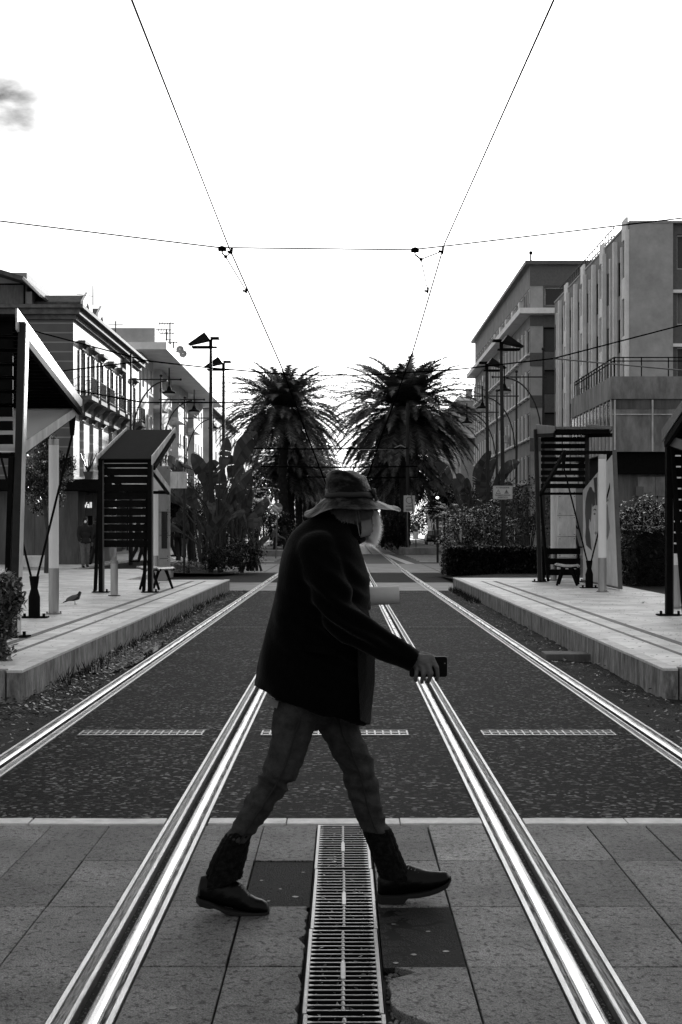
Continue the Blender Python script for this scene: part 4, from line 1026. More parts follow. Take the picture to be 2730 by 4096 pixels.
text('Vall', .30, (P(202,1160,54.4).x,54.43,P(202,1161,54.4).z), MT['litsign'], S, sx=.72)
# ---- L2 modern pale block
B2 = empty('modernist_block', (-16,100,PZ), 'pale four storey block with a projecting flat roof and balconies, behind the arched lamps', 'building')
XB = -12.2; YA, YB = 86., 124.
bays = [(86.,91.5),(95.5,101.5),(106.,112.),(117.,124.)]   # flush bright bays; loggias between
floors = [(.4,3.4),(3.8,6.3),(6.8,9.2),(9.7,12.1)]
k = MB(); wins = []
for a, b in bays:
    rc = []
    for z0, z1 in floors:
        n = 3; w_ = (b-a)/n
        for i in range(n):
            u = a+w_*(i+.5); zb = z0+.6 if i != 1 else z0+.1
            rc.append((u-.4-a,u+.4-a,zb,z1-.45)); wins.append((u,(zb+z1-.45)/2,.8,z1-.45-zb))
    facade(k,(XB,a,PZ-.2),(0,1,0),(1,0,0),b-a,PZ-.2,12.3,rc,.3)
    for y in (a, b): k.quad((XB,y,.1),(XB-2.2,y,.1),(XB-2.2,y,12.3),(XB,y,12.3))
k.build('street_wall', MT['white'], B2, fixn=False)
for u, z, w_, h_ in wins: window(B2, XB-.28, u, z, w_, h_, RL, 'plain')
k = MB(); k.quad((XB-2.2,YA,.1),(XB-2.2,YB,.1),(XB-2.2,YB,12.3),(XB-2.2,YA,12.3)); k.build('loggia_wall', MT['greywall'], B2, fixn=False)  # grey instead of white: loggia shade put into the wall colour
rc = [(33.5,35,6.9,9.0),(36.6,37.4,9.8,11.9),(36.6,37.4,6.9,9.0),(36.6,37.4,3.9,6.1),(33.5,35,9.8,11.9)]
k = MB(); facade(k,(-50,YA-.001,PZ-.2),(1,0,0),(0,-1,0),50+XB,PZ-.2,12.3,rc,.3); k.build('end_wall', MT['greywall'], B2, fixn=False)  # shaded end of the white block, its shade painted in as grey
for a, b, c, d in rc: window(B2, -50+(a+b)/2, YA+.25, (c+d)/2, b-a, d-c, 0, 'plain')
for (a, b), (c, d) in zip(bays, bays[1:]):
    for z0, z1 in floors[1:]:
        k = MB(); k.box(XB-2.19,XB+.5,b+.01,c-.01,z0-.32,z0-.1); k.build('balcony_slab', MT['rwhite'], B2)
        k = MB()
        k.box(XB+.4,XB+.46,b+.02,c-.02,z0-.099,z0+.75); k.build('balcony_parapet', MT['white'], B2)
        k = MB(); k.beam((XB+.43,b+.05,z0+.95),(XB+.43,c-.05,z0+.95),.04,.04)
        for i in range(6):
            y = b+.05+(c-b-.1)*i/5; k.beam((XB+.43,y,z0+.75),(XB+.43,y,z0+.95),.03,.03)
        k.build('railing', MT['dark'], B2)
        window(B2, XB-2.12, (b+c)/2, z0+1.1, 1.4, 2.1, RL, 'door')
for z in (9.5,6.6):
    k = MB(); k.box(-16.5,XB-.9,YA-1.3,YA-.01,z-.15,z); k.build('balcony_slab', MT['rwhite'], B2)
    k = MB(); k.box(-16.5,XB-.9,YA-1.3,YA-1.24,z+.001,z+.85); k.build('balcony_parapet', MT['rwhite'], B2)
k = MB(); k.box(-50,-10.5,84.7,125,12.32,12.75); k.build('roof_slab', MT['rwhite'], B2)
k = MB(); k.box(-50,-11.4,86.2,96,12.76,13.8); k.build('parapet', MT['greywall'], B2)
for (x, y) in ((P(383,0,93).x,93),(P(391,0,95).x,95),(P(395,0,96).x,97)):
    o = empty('tv_antenna', (x,y,12.76), 'thin television aerial on the pale block roof, %s' % {93:'leftmost of three',95:'middle of three',97:'rightmost of three'}[y], 'aerial', 'roof aerials')
    zt = {93:14.2,95:14.9,97:13.9}[y]
    k = MB(); k.tube([(x,y,12.76 if y > 96 else 13.8),(x,y,zt+.5)],.05,6); k.build('mast', MT['dark'], o)
    for j, zz in enumerate((zt-.05,zt-.7)):
        k = MB(); zz += .5; k.beam((x-.75,y,zz),(x+.3,y,zz),.05,.05)
        for i in range(6): k.beam((x-.7+i*.18,y-.15,zz-.12),(x-.7+i*.18,y+.15,zz+.12),.03,.03)
        k.build('crossbar', MT['dark'], o)
o = empty('tv_antenna', (P(118,690,66).x,66,12.9), 'thin television aerial beside the penthouse roof', 'aerial', 'roof aerials')
k = MB(); k.tube([(P(214,688,66).x,66,12.0),(P(214,688,66).x,66,12.9)],.02,6); k.beam((P(176,672,66).x,66,12.5),(P(214,688,66).x,66,12.4),.02,.02); k.build('mast', MT['dark'], o)
o = empty('tv_antenna', (P(266,740,80).x,80,12.1), 'television aerial between the banded roof and the pale block', 'aerial', 'roof aerials')
k = MB(); x = P(266,740,80).x; k.tube([(x,80,11.5),(x,80,13.3)],.03,6)
for zz in (13.1,12.4,12.0): k.beam((x-.4,80,zz),(x+.4,80,zz),.025,.025)
k.build('mast', MT['dark'], o)
for i, (px, py) in enumerate(((414,803),(421,813))):
    x, z = P(px,py,100).x, P(px,py,100).z
    o = empty('satellite_dish', (x,100,12.76), 'grey satellite dish on the pale block roof, the %s one' % ('upper' if i == 0 else 'lower'), 'satellite dish', 'satellite dishes')
    k = MB(); k.lathe([(.02,.09),(.15,.07),(.23,.03),(.27,0),(.255,0),(.15,.05),(.02,.07)],n=18)
    rot = Matrix.Rotation(R(80),3,'X'); k.v = [tuple(rot@Vector(v)+Vector((x,100,z))) for v in k.v]; k.build('dish', MT['conc'], o)
    k = MB(); k.tube([(x,100.15,12.7),(x,100.15,z)],.03,6); k.build('stand', MT['dark'], o)
# ---- L3 far block behind the left palm, and others down the street
def plain_block(name, label, x0, x1, y0, y1, zt, side, mat, wrows, wn, matn=None, roofc=None, wm='glass'):
    B = empty(name, ((x0+x1)/2,(y0+y1)/2,.15), label, 'building')
    xf, U, Nn, rz = (x1,(0,1,0),(1,0,0),RL) if side < 0 else (x0,(0,1,0),(-1,0,0),RR)
    rc = []; L_ = y1-y0
    for z0, z1 in wrows:
        for i in range(wn):
            u = L_*(i+.5)/wn; rc.append((u-.6,u+.6,z0,z1))
    k = MB(); facade(k,(xf,y0,0),U,Nn,L_,0,zt,rc,.25); k.build('street_wall', MT[mat], B, fixn=False)
    k = MB(); 
    if side < 0: k.quad((x0,y0,0),(x1,y0,0),(x1,y0,zt),(x0,y0,zt))
    else: k.quad((x0,y0,0),(x1,y0,0),(x1,y0,zt),(x0,y0,zt))
    k.build('end_wall', MT[matn or mat], B, fixn=False)
    for a, b, c, d in rc: window(B, xf-(.23 if side < 0 else -.23), y0+(a+b)/2, (c+d)/2, 1.2, d-c, rz, 'plain', None, wm)
    pr = .5; k = MB(); k.box(x0-pr*(side>0),x1+pr*(side<0),y0-.4,y1,zt+.001,zt+.35); k.build('roof', MT[roofc or 'cornice'], B)
    return B
b = plain_block('grey_apartment_block', 'plain grey block seen between the left lamp masts and the palm', -40, -12.4, 132, 165, 12.8, -1, 'greywall', [(4,6.2),(7,9.2),(10,12)], 7)
b = plain_block('far_left_house', 'far low house on the left beyond the palms', -40, -12.0, 172, 230, 10.5, -1, 'white', [(1,3),(4.2,6.2),(7.4,9.4)], 9)
b = plain_block('far_right_house', 'low far house with a small chimney, right of the palm crown', 14.3, 40, 172, 240, 17.2, 1, 'greywall', [(4,6.2),(7.6,9.6),(11,13),(14,16)], 8, roofc='rwhite')
k = MB(); x, z = P(1078,912,176).x, 17.5; k.box(x-.35,x+.35,175.5,176.5,z,z+1.3); k.box(x-.45,x+.45,175.4,176.6,z+1.301,z+1.5); k.build('chimney', MT['conc'], b)
k = MB(); k.box(14.3-.9,40,170.4,171.99,12.6,13.0); k.build('balcony_slab', MT['rwhite'], b)
# ---- R1 louvred office building
B = empty('louvred_office_building', (25,140,.15), 'large grey office building with rows of narrow louvred windows, right of the palms', 'building')
X1, YA, YB = 15.4, 116.7, 165.5
n = 20; p = (YB-YA)/n; rc = []; rows = [(20.25,21.5),(16.15,18.15),(12.65,14.7),(9.2,11.2),(5.6,7.7)]
for r_, (z0, z1) in enumerate(rows):
    for i in range(n):
        u = p*(i+.5); rc.append((u-1.0,u+1.0,z0,z1))
for i in range(10): rc.append((p*2*i+.8,p*2*i+3.9,.3,4.0))
k = MB(); facade(k,(X1,YA,0),(0,1,0),(-1,0,0),YB-YA,0,23.3,rc,.08); k.build('street_wall', MT['greywall2'], B, fixn=False)
for r_, (z0, z1) in enumerate(rows):
    for i in range(n):
        w = window(B, X1+.06, YA+p*(i+.5), (z0+z1)/2, 2.0, z1-z0, RR, 'finned' if r_ else 'sash', 'rwhite', 'dglass' if (i*7+r_*3)%5 else 'curtain')
for i in range(10): window(B, X1+.06, YA+p*2*i+2.35, 2.15, 3.1, 3.7, RR, 'sash', 'dark', name='shop_window')
k = MB(); k.box(X1-1.0,40,YA-1.0,YB,19.2,19.65); k.build('balcony_slab', MT['rwhite'], B)
k = MB(); k.box(X1-.45,40,YA-.45,YB+.3,23.31,23.6); k.build('roof', MT['greydark'], B)
# camera side
sp = P(1248,0,YA).x
k = MB(); k.quad((X1+.001,YA,0),(sp,YA,0),(sp,YA,23.3),(X1+.001,YA,23.3)); k.build('end_pier', MT['greywall'], B, fixn=False)
rc = [(.15,3.4,20.0,21.5)]+[(0.05,6,a,b) for a,b in ((16.2,18.2),(12.7,14.7),(9.2,11.2))]
k = MB(); facade(k,(sp,YA+.002,0),(1,0,0),(0,-1,0),25,0,23.3,rc,.4); k.build('end_wall', MT['greydark'], B, fixn=False)
window(B, sp+1.8, YA+.35, 20.75, 3.25, 1.5, 0, 'sash', 'rwhite')
for a,b in ((16.2,18.2),(12.7,14.7),(9.2,11.2)): window(B, sp+3.03, YA+.35, (a+b)/2, 5.95, b-a, 0, 'plain', 'dark', 'shutter')
k = MB(); k.box(X1-.001-.05,sp+.0,YA-.06,YA-.002,15.0,16.1); k.box(X1-.05,sp,YA-.06,YA-.002,11.6,12.6); k.box(X1-.05,sp,YA-.06,YA-.002,8.0,9.1); k.box(X1-.05,40,YA-.06,YA-.002,21.6,23.28); k.box(X1-.05,sp,YA-.06,YA-.002,18.3,19.15)
for q in range(len(k.v)//8):
    t_ = MB(); t_.add(k.v[q*8:q*8+8], [[i-q*8 for i in f] for f in k.f[q*6:q*6+6]]); t_.build('tile_band', MT['greydark'], B)
for i, (py, z) in enumerate(((120,20.1),(124.9,20.1),(129.8,20.1),(134.7,20.1),(139.6,20.1),(151,17.3),(151,15.9),(146,13.2),(156,13.2),(131,9.6))):
    k = MB(); k.box(X1-.55,X1-.05-.16,py-.45,py+.45,z,z+.65); k.tube([(X1-.56,py,z+.32),(X1-.545,py,z+.32)],.25,14); k.build('air_conditioner', MT['fascia'], B)
k = MB(); x = P(1222,0,YA).x; k.tube([(x,YA+.5,23.6),(x,YA+.5,24.3)],.08,6); k.sphere((x,YA+.5,24.4),.16,8,6); k.build('roof_finial', MT['dark'], B)
k = MB(); k.box(22,40,118,130,23.61,25.2); k.build('roof_room', MT['greywall'], B)
# ---- R2 finned building
B = empty('finned_building', (24,95,.15), 'tall building with pale vertical fins and a broad plain end wall, upper right', 'building')
XF2, YA, YB, ZT = 16.5, 81.7, 110.7, 19.2
nb = 8; p = (YB-YA)/nb; rc = []
fl = [(9.6,11.6),(13.0,15.0),(16.4,18.4),(6.2,8.2)]
for i in range(nb):
    for z0, z1 in fl:
        rc.append((p*i+.5,p*i+1.8,z0,z1)); rc.append((p*i+2.2,p*i+3.5,z0-.9,z1-.9))
k = MB(); facade(k,(XF2,YA,0),(0,1,0),(-1,0,0),YB-YA,0,ZT,rc,.06); k.build('street_wall', MT['greywall2'], B, fixn=False)
for i in range(nb):
    for z0, z1 in fl:
        window(B, XF2+.05, YA+p*i+1.15, (z0+z1)/2, 1.3, z1-z0, RR, 'plain', 'dark', 'dglass'); window(B, XF2+.05, YA+p*i+2.85, (z0+z1)/2-.9, 1.3, z1-z0, RR, 'plain', 'dark', 'dglass')
    for u, w_, pr in ((.25,.34,.24),(2.0,.22,.13)):
        k = MB(); k.box(XF2-pr,XF2-.001,YA+p*i+u-w_/2+(.0 if i else .03),YA+p*i+u+w_/2,4.5,ZT-.35 if u < 1 else ZT-1.0); k.build('fin', MT['rwhite'], B)
    for z0, z1 in fl:
        if i % 2: continue
        k = MB(); k.box(XF2-.12,XF2-.002,YA+p*i+.5,YA+p*i+1.8,z1+.05,z1+1.25); k.build('spandrel_panel', MT['rwhite'], B)
k = MB(); x1 = P(1547,0,YA).x
k.quad((XF2+.001,YA,0),(x1,YA,0),(x1,YA,ZT),(XF2+.001,YA,ZT)); k.build('end_wall', MT['greywall'], B, fixn=False)
rc = [(.3,2.2,z,z+2.0) for z in (16.6,13.4,10.1,6.8)]
k = MB(); facade(k,(x1,YA+.3,0),(1,0,0),(0,-1,0),30,0,ZT,rc,.3); k.build('recessed_wall', MT['greydark'], B, fixn=False)
for a,b,c,d in rc: window(B, x1+(a+b)/2, YA+.55, (c+d)/2, b-a, d-c, 0, 'plain', 'rwhite', 'curtain' if c in (13.4,) else 'shutter')
for z in (15.2,12.1,8.9):
    k = MB(); k.box(x1+.01,x1+6,YA+.05,YA+.29,z,z+.18); k.build('string_course', MT['rwhite'], B)
k = MB(); k.box(XF2-.05,45,YA-.05,YB,ZT+.001,ZT+.12); k.build('roof', MT['greywall'], B)
k = MB()
for i in range(24):
    y = 88+i*.95; k.beam((XF2+.3,y,ZT+.12),(XF2+.3,y,ZT+1.1),.05,.05)
for zz in (ZT+.6,ZT+1.1): k.beam((XF2+.3,88,zz),(XF2+.3,110,zz),.05,.05)
k.build('roof_railing', MT['darkmid'], B)
k = MB(); k.box(XF2-.62,XF2-.05-.4,94.6,95.5,11.0,11.8); k.box(XF2-.43,XF2-.002,94.9,95.2,11.05,11.2); k.build('air_conditioner', MT['fascia'], B)
# podium
XP, YP = 13.5, 71.5
B3 = empty('terrace_podium', (20,77,.15), 'low wing with a stained parapet, iron terrace rail and concrete wall panels, right side', 'building')
k = MB(); k.box(XP,45,YP,YP+.35,8.15,9.28); k.box(XP,XP+.35,YP+.351,84,8.15,9.28); k.build('parapet', MT['conc'], B3)
k = MB(); k.box(XP+.1,45,YP+.1,YP+.3,8.151-.5,8.149); k.build('terrace_slab', MT['concdark'], B3)
k = MB(); k.box(XP+.12,45,YP+.12,84,5.5,7.65); k.build('upper_wall', MT['conc'], B3)
k = MB()
for i in range(12):
    y = YP+.4+i*1.03; k.box(XP+.04,XP+.119,y,y+.92,6.9,8.05)
k.build('clerestory_window', MT['glass'], B3)
k = MB()
for i in range(13): y = YP+.3+i*1.03; k.box(XP+.01,XP+.118,y-.03,y+.07,5.5,8.14)
for i in range(14): k.box(XP+.15+i*1.9,XP+.23+i*1.9,YP+.02,YP+.1,5.5,8.1)
for z in (7.35,): k.box(XP+.05,45,YP+.06,YP+.119,z,z+.05)
k.build('panel_battens', MT['fascia'], B3)
k = MB(); k.box(XP+.3,45,YP+.4,83,4.4,5.49); k.build('recess', MT['dark'], B3)  # near-black band: shade of the recess put into the colour
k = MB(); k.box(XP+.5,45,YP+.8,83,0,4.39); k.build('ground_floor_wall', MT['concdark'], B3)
k = MB()
for i in range(9):
    for j in range(4): k.box(XP+1.5+i*.9,XP+2.38+i*.9,YP+.74,YP+.79,.2+j*1.02,1.2+j*1.02)
k.build('stone_cladding', MT['conc'], B3)
k = MB(); a = P(1468,0,YP).x; k.box(a,P(1486,0,YP).x,YP+.68,YP+.73,P(0,1139,YP).z,P(0,1117,YP).z); k.build('plaque', MT['greydark'], B3)
k = MB()
def rail(p, q, n, mid):
    p = Vector(p); q = Vector(q)
    for z in (0, mid): k.beam(p+Vector((0,0,z)), q+Vector((0,0,z)), .05,.05)
    for i in range(n+1):
        c = p.lerp(q,i/n); k.beam((c.x,c.y,9.29),(c.x,c.y,c.z),.05,.05)
rail((XP+.17,YP+.17,10.25),(XP+.17,83.8,10.25),15,-.18); rail((XP+.2,YP+.17,10.25),(30,YP+.17,10.25),12,-.18); k.build('terrace_railing', MT['dark'], B3)
# ------------------------------------------------------------------ vegetation
def palm_crown(mb, rnd, n=120, L_=5.0, lw=.075):
    dead = MB()
    for i in range(n):
        f = (i+.5)/n
        el = math.asin(max(-1,.97-1.52*f**.9))*.97 + R(rnd.uniform(-8,8)); az = i*2.39996+rnd.uniform(-.2,.2)
        ln = L_*(.92+.25*rnd.random())*(.72+.28*min(1,f*4))
        droop = R(48+34*rnd.random())*(1.1-.5*f)
        pts = []; p = Vector((cos(az)*.2,sin(az)*.2,.1-.5*f)); N_ = 12; e = el
        for k in range(N_+1):
            pts.append(p.copy()); e2 = max(e, R(-84)); p = p+Vector((cos(az)*cos(e2),sin(az)*cos(e2),sin(e2)))*(ln/N_); e -= droop/N_*(.4+1.2*k/N_)*1.1
        side0 = Vector((-sin(az),cos(az),0)); m = mb
        for k in range(N_):
            w0, w1 = .05*(1-k/N_)+.012, .05*(1-(k+1)/N_)+.012
            m.add([pts[k]-side0*w0,pts[k]+side0*w0,pts[k+1]+side0*w1,pts[k+1]-side0*w1],[(0,1,2,3)])
        st = 52
        for j in range(4,st):
            t = j/st*N_; k = min(int(t),N_-1); q = pts[k].lerp(pts[k+1],t-k); d = (pts[k+1]-pts[k]).normalized()
            up = side0.cross(d)*-1
            if up.z < 0: up = -up
            s = j/st; ll = .66*(sin(pi*min(1,s*.93+.1))**.6)*(.8+.4*rnd.random())
            for sg in (-1,1):
                v = (side0*sg*.82+d*.62+up*.30+Vector((0,0,-.28*rnd.random()))).normalized()
                tip = q+v*ll+Vector((0,0,-.10*ll)); wv = d*lw*.5
                m.add([q-wv,q+wv,tip],[(0,1,2)])
    return mb
def palm_tree(name, label, mesh_cache, x, y, zb, th, sc_, rz, group):
    o = empty(name, (x,y,zb), label, 'palm tree', group)
    c = link_mesh('crown', mesh_cache['crown'], None, o, (0,0,th)); c.scale = (sc_,)*3; c.rotation_euler.z = rz
    t = link_mesh('trunk', mesh_cache['trunk'], None, o, (0,0,0)); t.scale = (1,1,th/10.)
    s = link_mesh('dead_skirt', mesh_cache['skirt'], None, o, (0,0,th)); s.rotation_euler.z = rz
    return o
def mk_palm(seed, n=125, lw=.13):
    rnd = random.Random(seed); c = palm_crown(MB(), rnd, n, lw=lw)
    t = MB(); pts = []; rs = []
    for k in range(41):
        z = 10*k/40; pts.append((.05*sin(z),.04*cos(z*.7),z)); rs.append(.34+.05*(k%2)+.12*math.exp(-z*1.5)+(.2 if z > 9.4 else 0))
    t.tube(pts, rs, 14)
    s = MB()
    for k in range(150):
        a = rnd.random()*6.28; r0 = .3+.2*rnd.random(); z0 = -.3-.9*rnd.random(); ln = .5+1.6*rnd.random()
        p = Vector((cos(a)*r0,sin(a)*r0,z0)); e = Vector((cos(a)*(r0+.35*rnd.random()+.1),sin(a)*(r0+.35*rnd.random()+.1),z0-ln)); sd = Vector((-sin(a),cos(a),0))*.05
        s.add([p-sd,p+sd,e+sd*.5,e-sd*.5],[(0,1,2,3)])
    return {'crown': c.mesh('palm_crown', MT['palmleaf']), 'trunk': t.mesh('palm_trunk', MT['trunk'], smooth=False), 'skirt': s.mesh('palm_skirt', MT['deadleaf'])}
PA, PB, PC = mk_palm(11, 235), mk_palm(23, 260), mk_palm(31, 80, .15)
pl = P(652,1265,112); pr = P(927,1268,108)
palm_tree('palm_tree', 'big date palm left of the hat, the nearest of the left row', PA, pl.x, 112, .38, 10.9, 1.14, 0, 'palms in the avenue')
palm_tree('palm_tree', 'big date palm right of the hat, the nearest and fullest of the right row', PB, pr.x+.1, 108, .38, 10.6, 1.26, 1.1, 'palms in the avenue')
rnd = random.Random(4); names = ['second','third','fourth','fifth','sixth','seventh','eighth']
for k in range(7):
    y = 122+k*13.5
    for s, w_ in ((-1,'left'),(1,'right')):
        palm_tree('palm_tree', '%s palm of the %s row, half hidden behind the nearer crowns' % (names[k], w_), PC if k > 1 else (PA if s > 0 else PB), s*4.8+bend(y)+rnd.uniform(-.2,.2), y, .38, 7.6+rnd.uniform(-.6,.5), .93+rnd.uniform(-.08,.05), rnd.random()*6, 'palms in the avenue')
def leafmesh(mb, c, s, rnd, kind='rhomb'):
    a = rnd.random()*6.283; el = rnd.uniform(-.6,1.2)
    u = Vector((cos(a)*cos(el),sin(a)*cos(el),sin(el))); w = Vector((-sin(a),cos(a),rnd.uniform(-.5,.5))).normalized()
    if kind == 'rhomb': mb.add([c-u*s,c+w*s*.42,c+u*s,c-w*s*.42],[(0,1,2,3)])
    else: mb.add([c-u*s,c-u*s*.2+w*s*.3,c+u*s*.6+w*s*.42,c+u*s,c+u*s*.6-w*s*.42,c-u*s*.2-w*s*.3],[(0,1,2,3,4,5)])
def clump(mb, c, rad, n, s, rnd, kind='rhomb', seed=0, shell=.55, thr=-.18):
    k = 0; tries = 0
    while k < n and tries < n*6:
        tries += 1
        v = Vector((rnd.gauss(0,1),rnd.gauss(0,1),rnd.gauss(0,1))).normalized()
        r = shell+(1-shell)*rnd.random()
        nz = noise.noise(v*1.7+Vector((seed,0,0)))
        r *= 1+.38*nz
        p = Vector((v.x*rad[0]*r, v.y*rad[1]*r, v.z*rad[2]*r))
        if noise.noise(Vector(c)*.3+p*(1.6/max(rad))*1.8+Vector((0,seed,0))) < thr: continue
        leafmesh(mb, Vector(c)+p, s*(.6+.8*rnd.random()), rnd, kind); k += 1
def shrub(label, x, y, z, rad, n, s, mat='leaf', stems=5, name='shrub', group=None, kind='rhomb', lift=.0, seed=1, cat='shrub', shell=.5, thr=-.18):
    o = empty(name, (x,y,z), label, cat, group); rnd = random.Random(seed)
    mb = MB(); clump(mb, (x,y,z+rad[2]*.95+lift), rad, n, s, rnd, kind, seed, shell, thr); mb.build('foliage', MT[mat], o, fixn=False)
    k = MB()
    for i in range(stems):
        a = rnd.random()*6.28; q = .15+.5*rnd.random(); zz = z+rad[2]*.95+lift
        k.tube([(x+.05*cos(a),y+.05*sin(a),z-.05),(x+cos(a)*q*rad[0]*.4,y+sin(a)*q*rad[1]*.4,z+(zz-z)*.6),(x+cos(a)*q*rad[0],y+sin(a)*q*rad[1],zz+rad[2]*.3)],[.025+.012*rad[2],.02,.008],6)
    k.build('stem', MT['bark'], o)
    return o
def hedge(label, x0, x1, y0, y1, z0, z1, n, mat='leafd', seed=1):
    o = empty('trimmed_hedge', ((x0+x1)/2,(y0+y1)/2,z0), label, 'hedge'); rnd = random.Random(seed)
    mb = MB()
    for k in range(n):
        f = rnd.random()
        x = rnd.uniform(x0,x1); z = rnd.uniform(z0,z1); y = y0+abs(rnd.gauss(0,.12))
        if f < .4: z = z1-abs(rnd.gauss(0,.07)); y = rnd.uniform(y0,y1)
        elif f < .5: x = (x0 if rnd.random()<.5 else x1); y = rnd.uniform(y0,y1)
        x += .05*rnd.gauss(0,1); z += .06*noise.noise(Vector((x*2,y*2,0)))
        leafmesh(mb, Vector((x,y,z)), .045+.04*rnd.random(), rnd)
    mb.build('foliage', MT[mat], o, fixn=False)
    k = MB(); k.box(x0+.15,x1-.15,y0+.2,y1-.1,z0-.1,z1-.12); k.build('inner_twigs', MT['soil'], o)
def paddle_plant(label, x, y, z, h, nst, seed, spread=.9, group='paddle leaved plants'):
    o = empty('paddle_leaf_plant', (x,y,z), label, 'plant', group); rnd = random.Random(seed)
    st = MB()
    for i in range(nst):
        a = (rnd.random()-.5)*pi*1.0 + (0 if rnd.random()<.5 else pi); base = Vector((x+rnd.uniform(-.35,.35)*spread,y+rnd.uniform(-.35,.35),z))
        hh = h*(.35+.65*rnd.random()); lean = (.2+.85*rnd.random())*spread
        dirv_ = Vector((cos(a),sin(a)*.6,0)); p0 = base; p1 = base+Vector((0,0,hh*.55))+dirv_*lean*hh*.15; p2 = base+Vector((0,0,hh*.82))+dirv_*lean*hh*.42
        st.tube([p0,p1,p2],[.05,.035,.02],6)
        # leaf blade: oblong, torn edges, folding along the midrib
        L_ = (.85+.45*rnd.random())*min(1.15,h/4.2+.1); W = L_*(.19+.06*rnd.random()); d = (p2-p1).normalized()
        mb = MB(); N_ = 12; pts = []; q = p2.copy(); dd = d.copy()
        for k in range(N_+1): pts.append(q.copy()); q = q+dd*(L_/N_); dd = (dd+dirv_*.03*lean+Vector((0,0,-.07*lean-.02))).normalized()
        sd = dd.cross(Vector((0,1,0))); sd = (sd if sd.length > .1 else Vector((1,0,0))).normalized(); ang = rnd.uniform(-.9,.9)
        sd = Matrix.Rotation(ang,3,d)@sd; nrm = sd.cross(d)
        for k in range(N_):
            tear = rnd.random() < .2
            for sg in (-1,1):
                w0 = W*sin(pi*min(1,(k+.4)/(N_+.4)))**.55; w1 = W*sin(pi*min(1,(k+1.4)/(N_+.4)))**.55 if k < N_-1 else .02
                g_ = .82 if tear else 1
                a1 = pts[k]; a2 = pts[k+1] if not tear else pts[k].lerp(pts[k+1],.78)
                o1 = pts[k]+sd*sg*w0+nrm*w0*.35; o2 = a2+sd*sg*w1*g_+nrm*w1*.35
                mb.add([a1,o1,o2,a2],[(0,1,2,3)])
        st.tube([pts[0],pts[4],pts[8],pts[-1]],[.018,.013,.008,.003],5)
        mb.build('leaf', MT['paddle'], o, fixn=False)
    st.build('stalks', MT['stalk'], o)
def feather_plant(label, x, y, z, h, n, seed, name='young_palm', ln=1.6):
    """short palm or cycad: arching feather leaves from the ground"""
    o = empty(name, (x,y,z), label, 'plant', 'feathery young palms'); rnd = random.Random(seed); mb = MB()
    for i in range(n):
        az = i*2.4; el = R(rnd.uniform(15,80)); e = el; p = Vector((x,y,z+h*.5)); pts = [p.copy()]
        for k in range(8): p = p+Vector((cos(az)*cos(e),sin(az)*cos(e),sin(e)))*ln/8; pts.append(p.copy()); e -= R(12)
        side = Vector((-sin(az),cos(az),0))
        for j in range(3,32):
            t = j/32*8; k = min(int(t),7); q = pts[k].lerp(pts[k+1],t-k); d = (pts[k+1]-pts[k]).normalized(); l_ = .34*sin(pi*(j/32*.9+.1))
            for sg in (-1,1): mb.add([q-d*.016,q+d*.016,q+(side*sg*.8+d*.5+Vector((0,0,.1-.3*rnd.random()))).normalized()*l_],[(0,1,2)])
    mb.build('foliage', MT['leaf'], o, fixn=False)
    k = MB(); k.tube([(x,y,z-.1),(x,y,z+h*.52)],[.16,.12],8); k.build('stem', MT['trunk'], o)
# near bush at the left edge
o = empty('leafy_bush', (-3.62,14.0,0), 'leafy bush with rounded pale leaves cut by the left edge of the picture', 'shrub')
rnd = random.Random(3); mb = MB(); stm = MB()
for (px, py, rad, n) in ((6,1350,.17,520),(32,1345,.10,230),(38,1380,.10,230),(20,1395,.14,330),(-10,1440,.20,520),(-25,1390,.28,650),(4,1500,.13,300),(8,1450,.12,240),(-30,1520,.22,420)):
    c = P(px,py,14.0+rnd.uniform(-.15,.15)); cl = MB(); clump(cl, c, (rad,rad,rad), n, .036, rnd, 'oval', px, .2, -.3)
    mb.add(cl.v, cl.f)
    stm.tube([(-3.62,14,0),(c.x*.6-3.62*.4,14,c.z*.5),c],[.03,.02,.008],6)
mb.build('foliage', MT['leafp'], o, fixn=False); stm.build('stem', MT['bark'], o)
# small round tree on the left plaza
o = empty('small_tree', (-8.75,42,PZ), 'small tree with a dense glossy round crown behind the near left shelter', 'tree')
rnd = random.Random(8); mb = MB()
for (px,py,r_,n) in ((105,1065,.62,2600),(80,1120,.55,2000),(140,1080,.5,1500),(60,1090,.4,1100),(105,1020,.4,1100),(125,1140,.35,800),(155,1060,.25,500),(90,1165,.3,500)):
    cl = MB(); clump(cl, P(px,py,42+rnd.uniform(-.4,.4)), (r_*1.05,r_,r_), n, .048, rnd, 'rhomb', px, .3, -.25); mb.add(cl.v, cl.f)
mb.build('crown', MT['leaf'], o, fixn=False)
k = MB(); k.tube([(-8.75,42,PZ),(-8.7,42,1.5),(-8.85,42,2.6),(-8.7,42,3.6)],[.08,.07,.05,.03],8)
for a in range(5): k.tube([(-8.8,42,2.2+.2*a),(-8.8+.5*cos(a*2),42+.4*sin(a*2),2.9+.2*a)],[.04,.015],6)
k.build('trunk', MT['bark'], o)
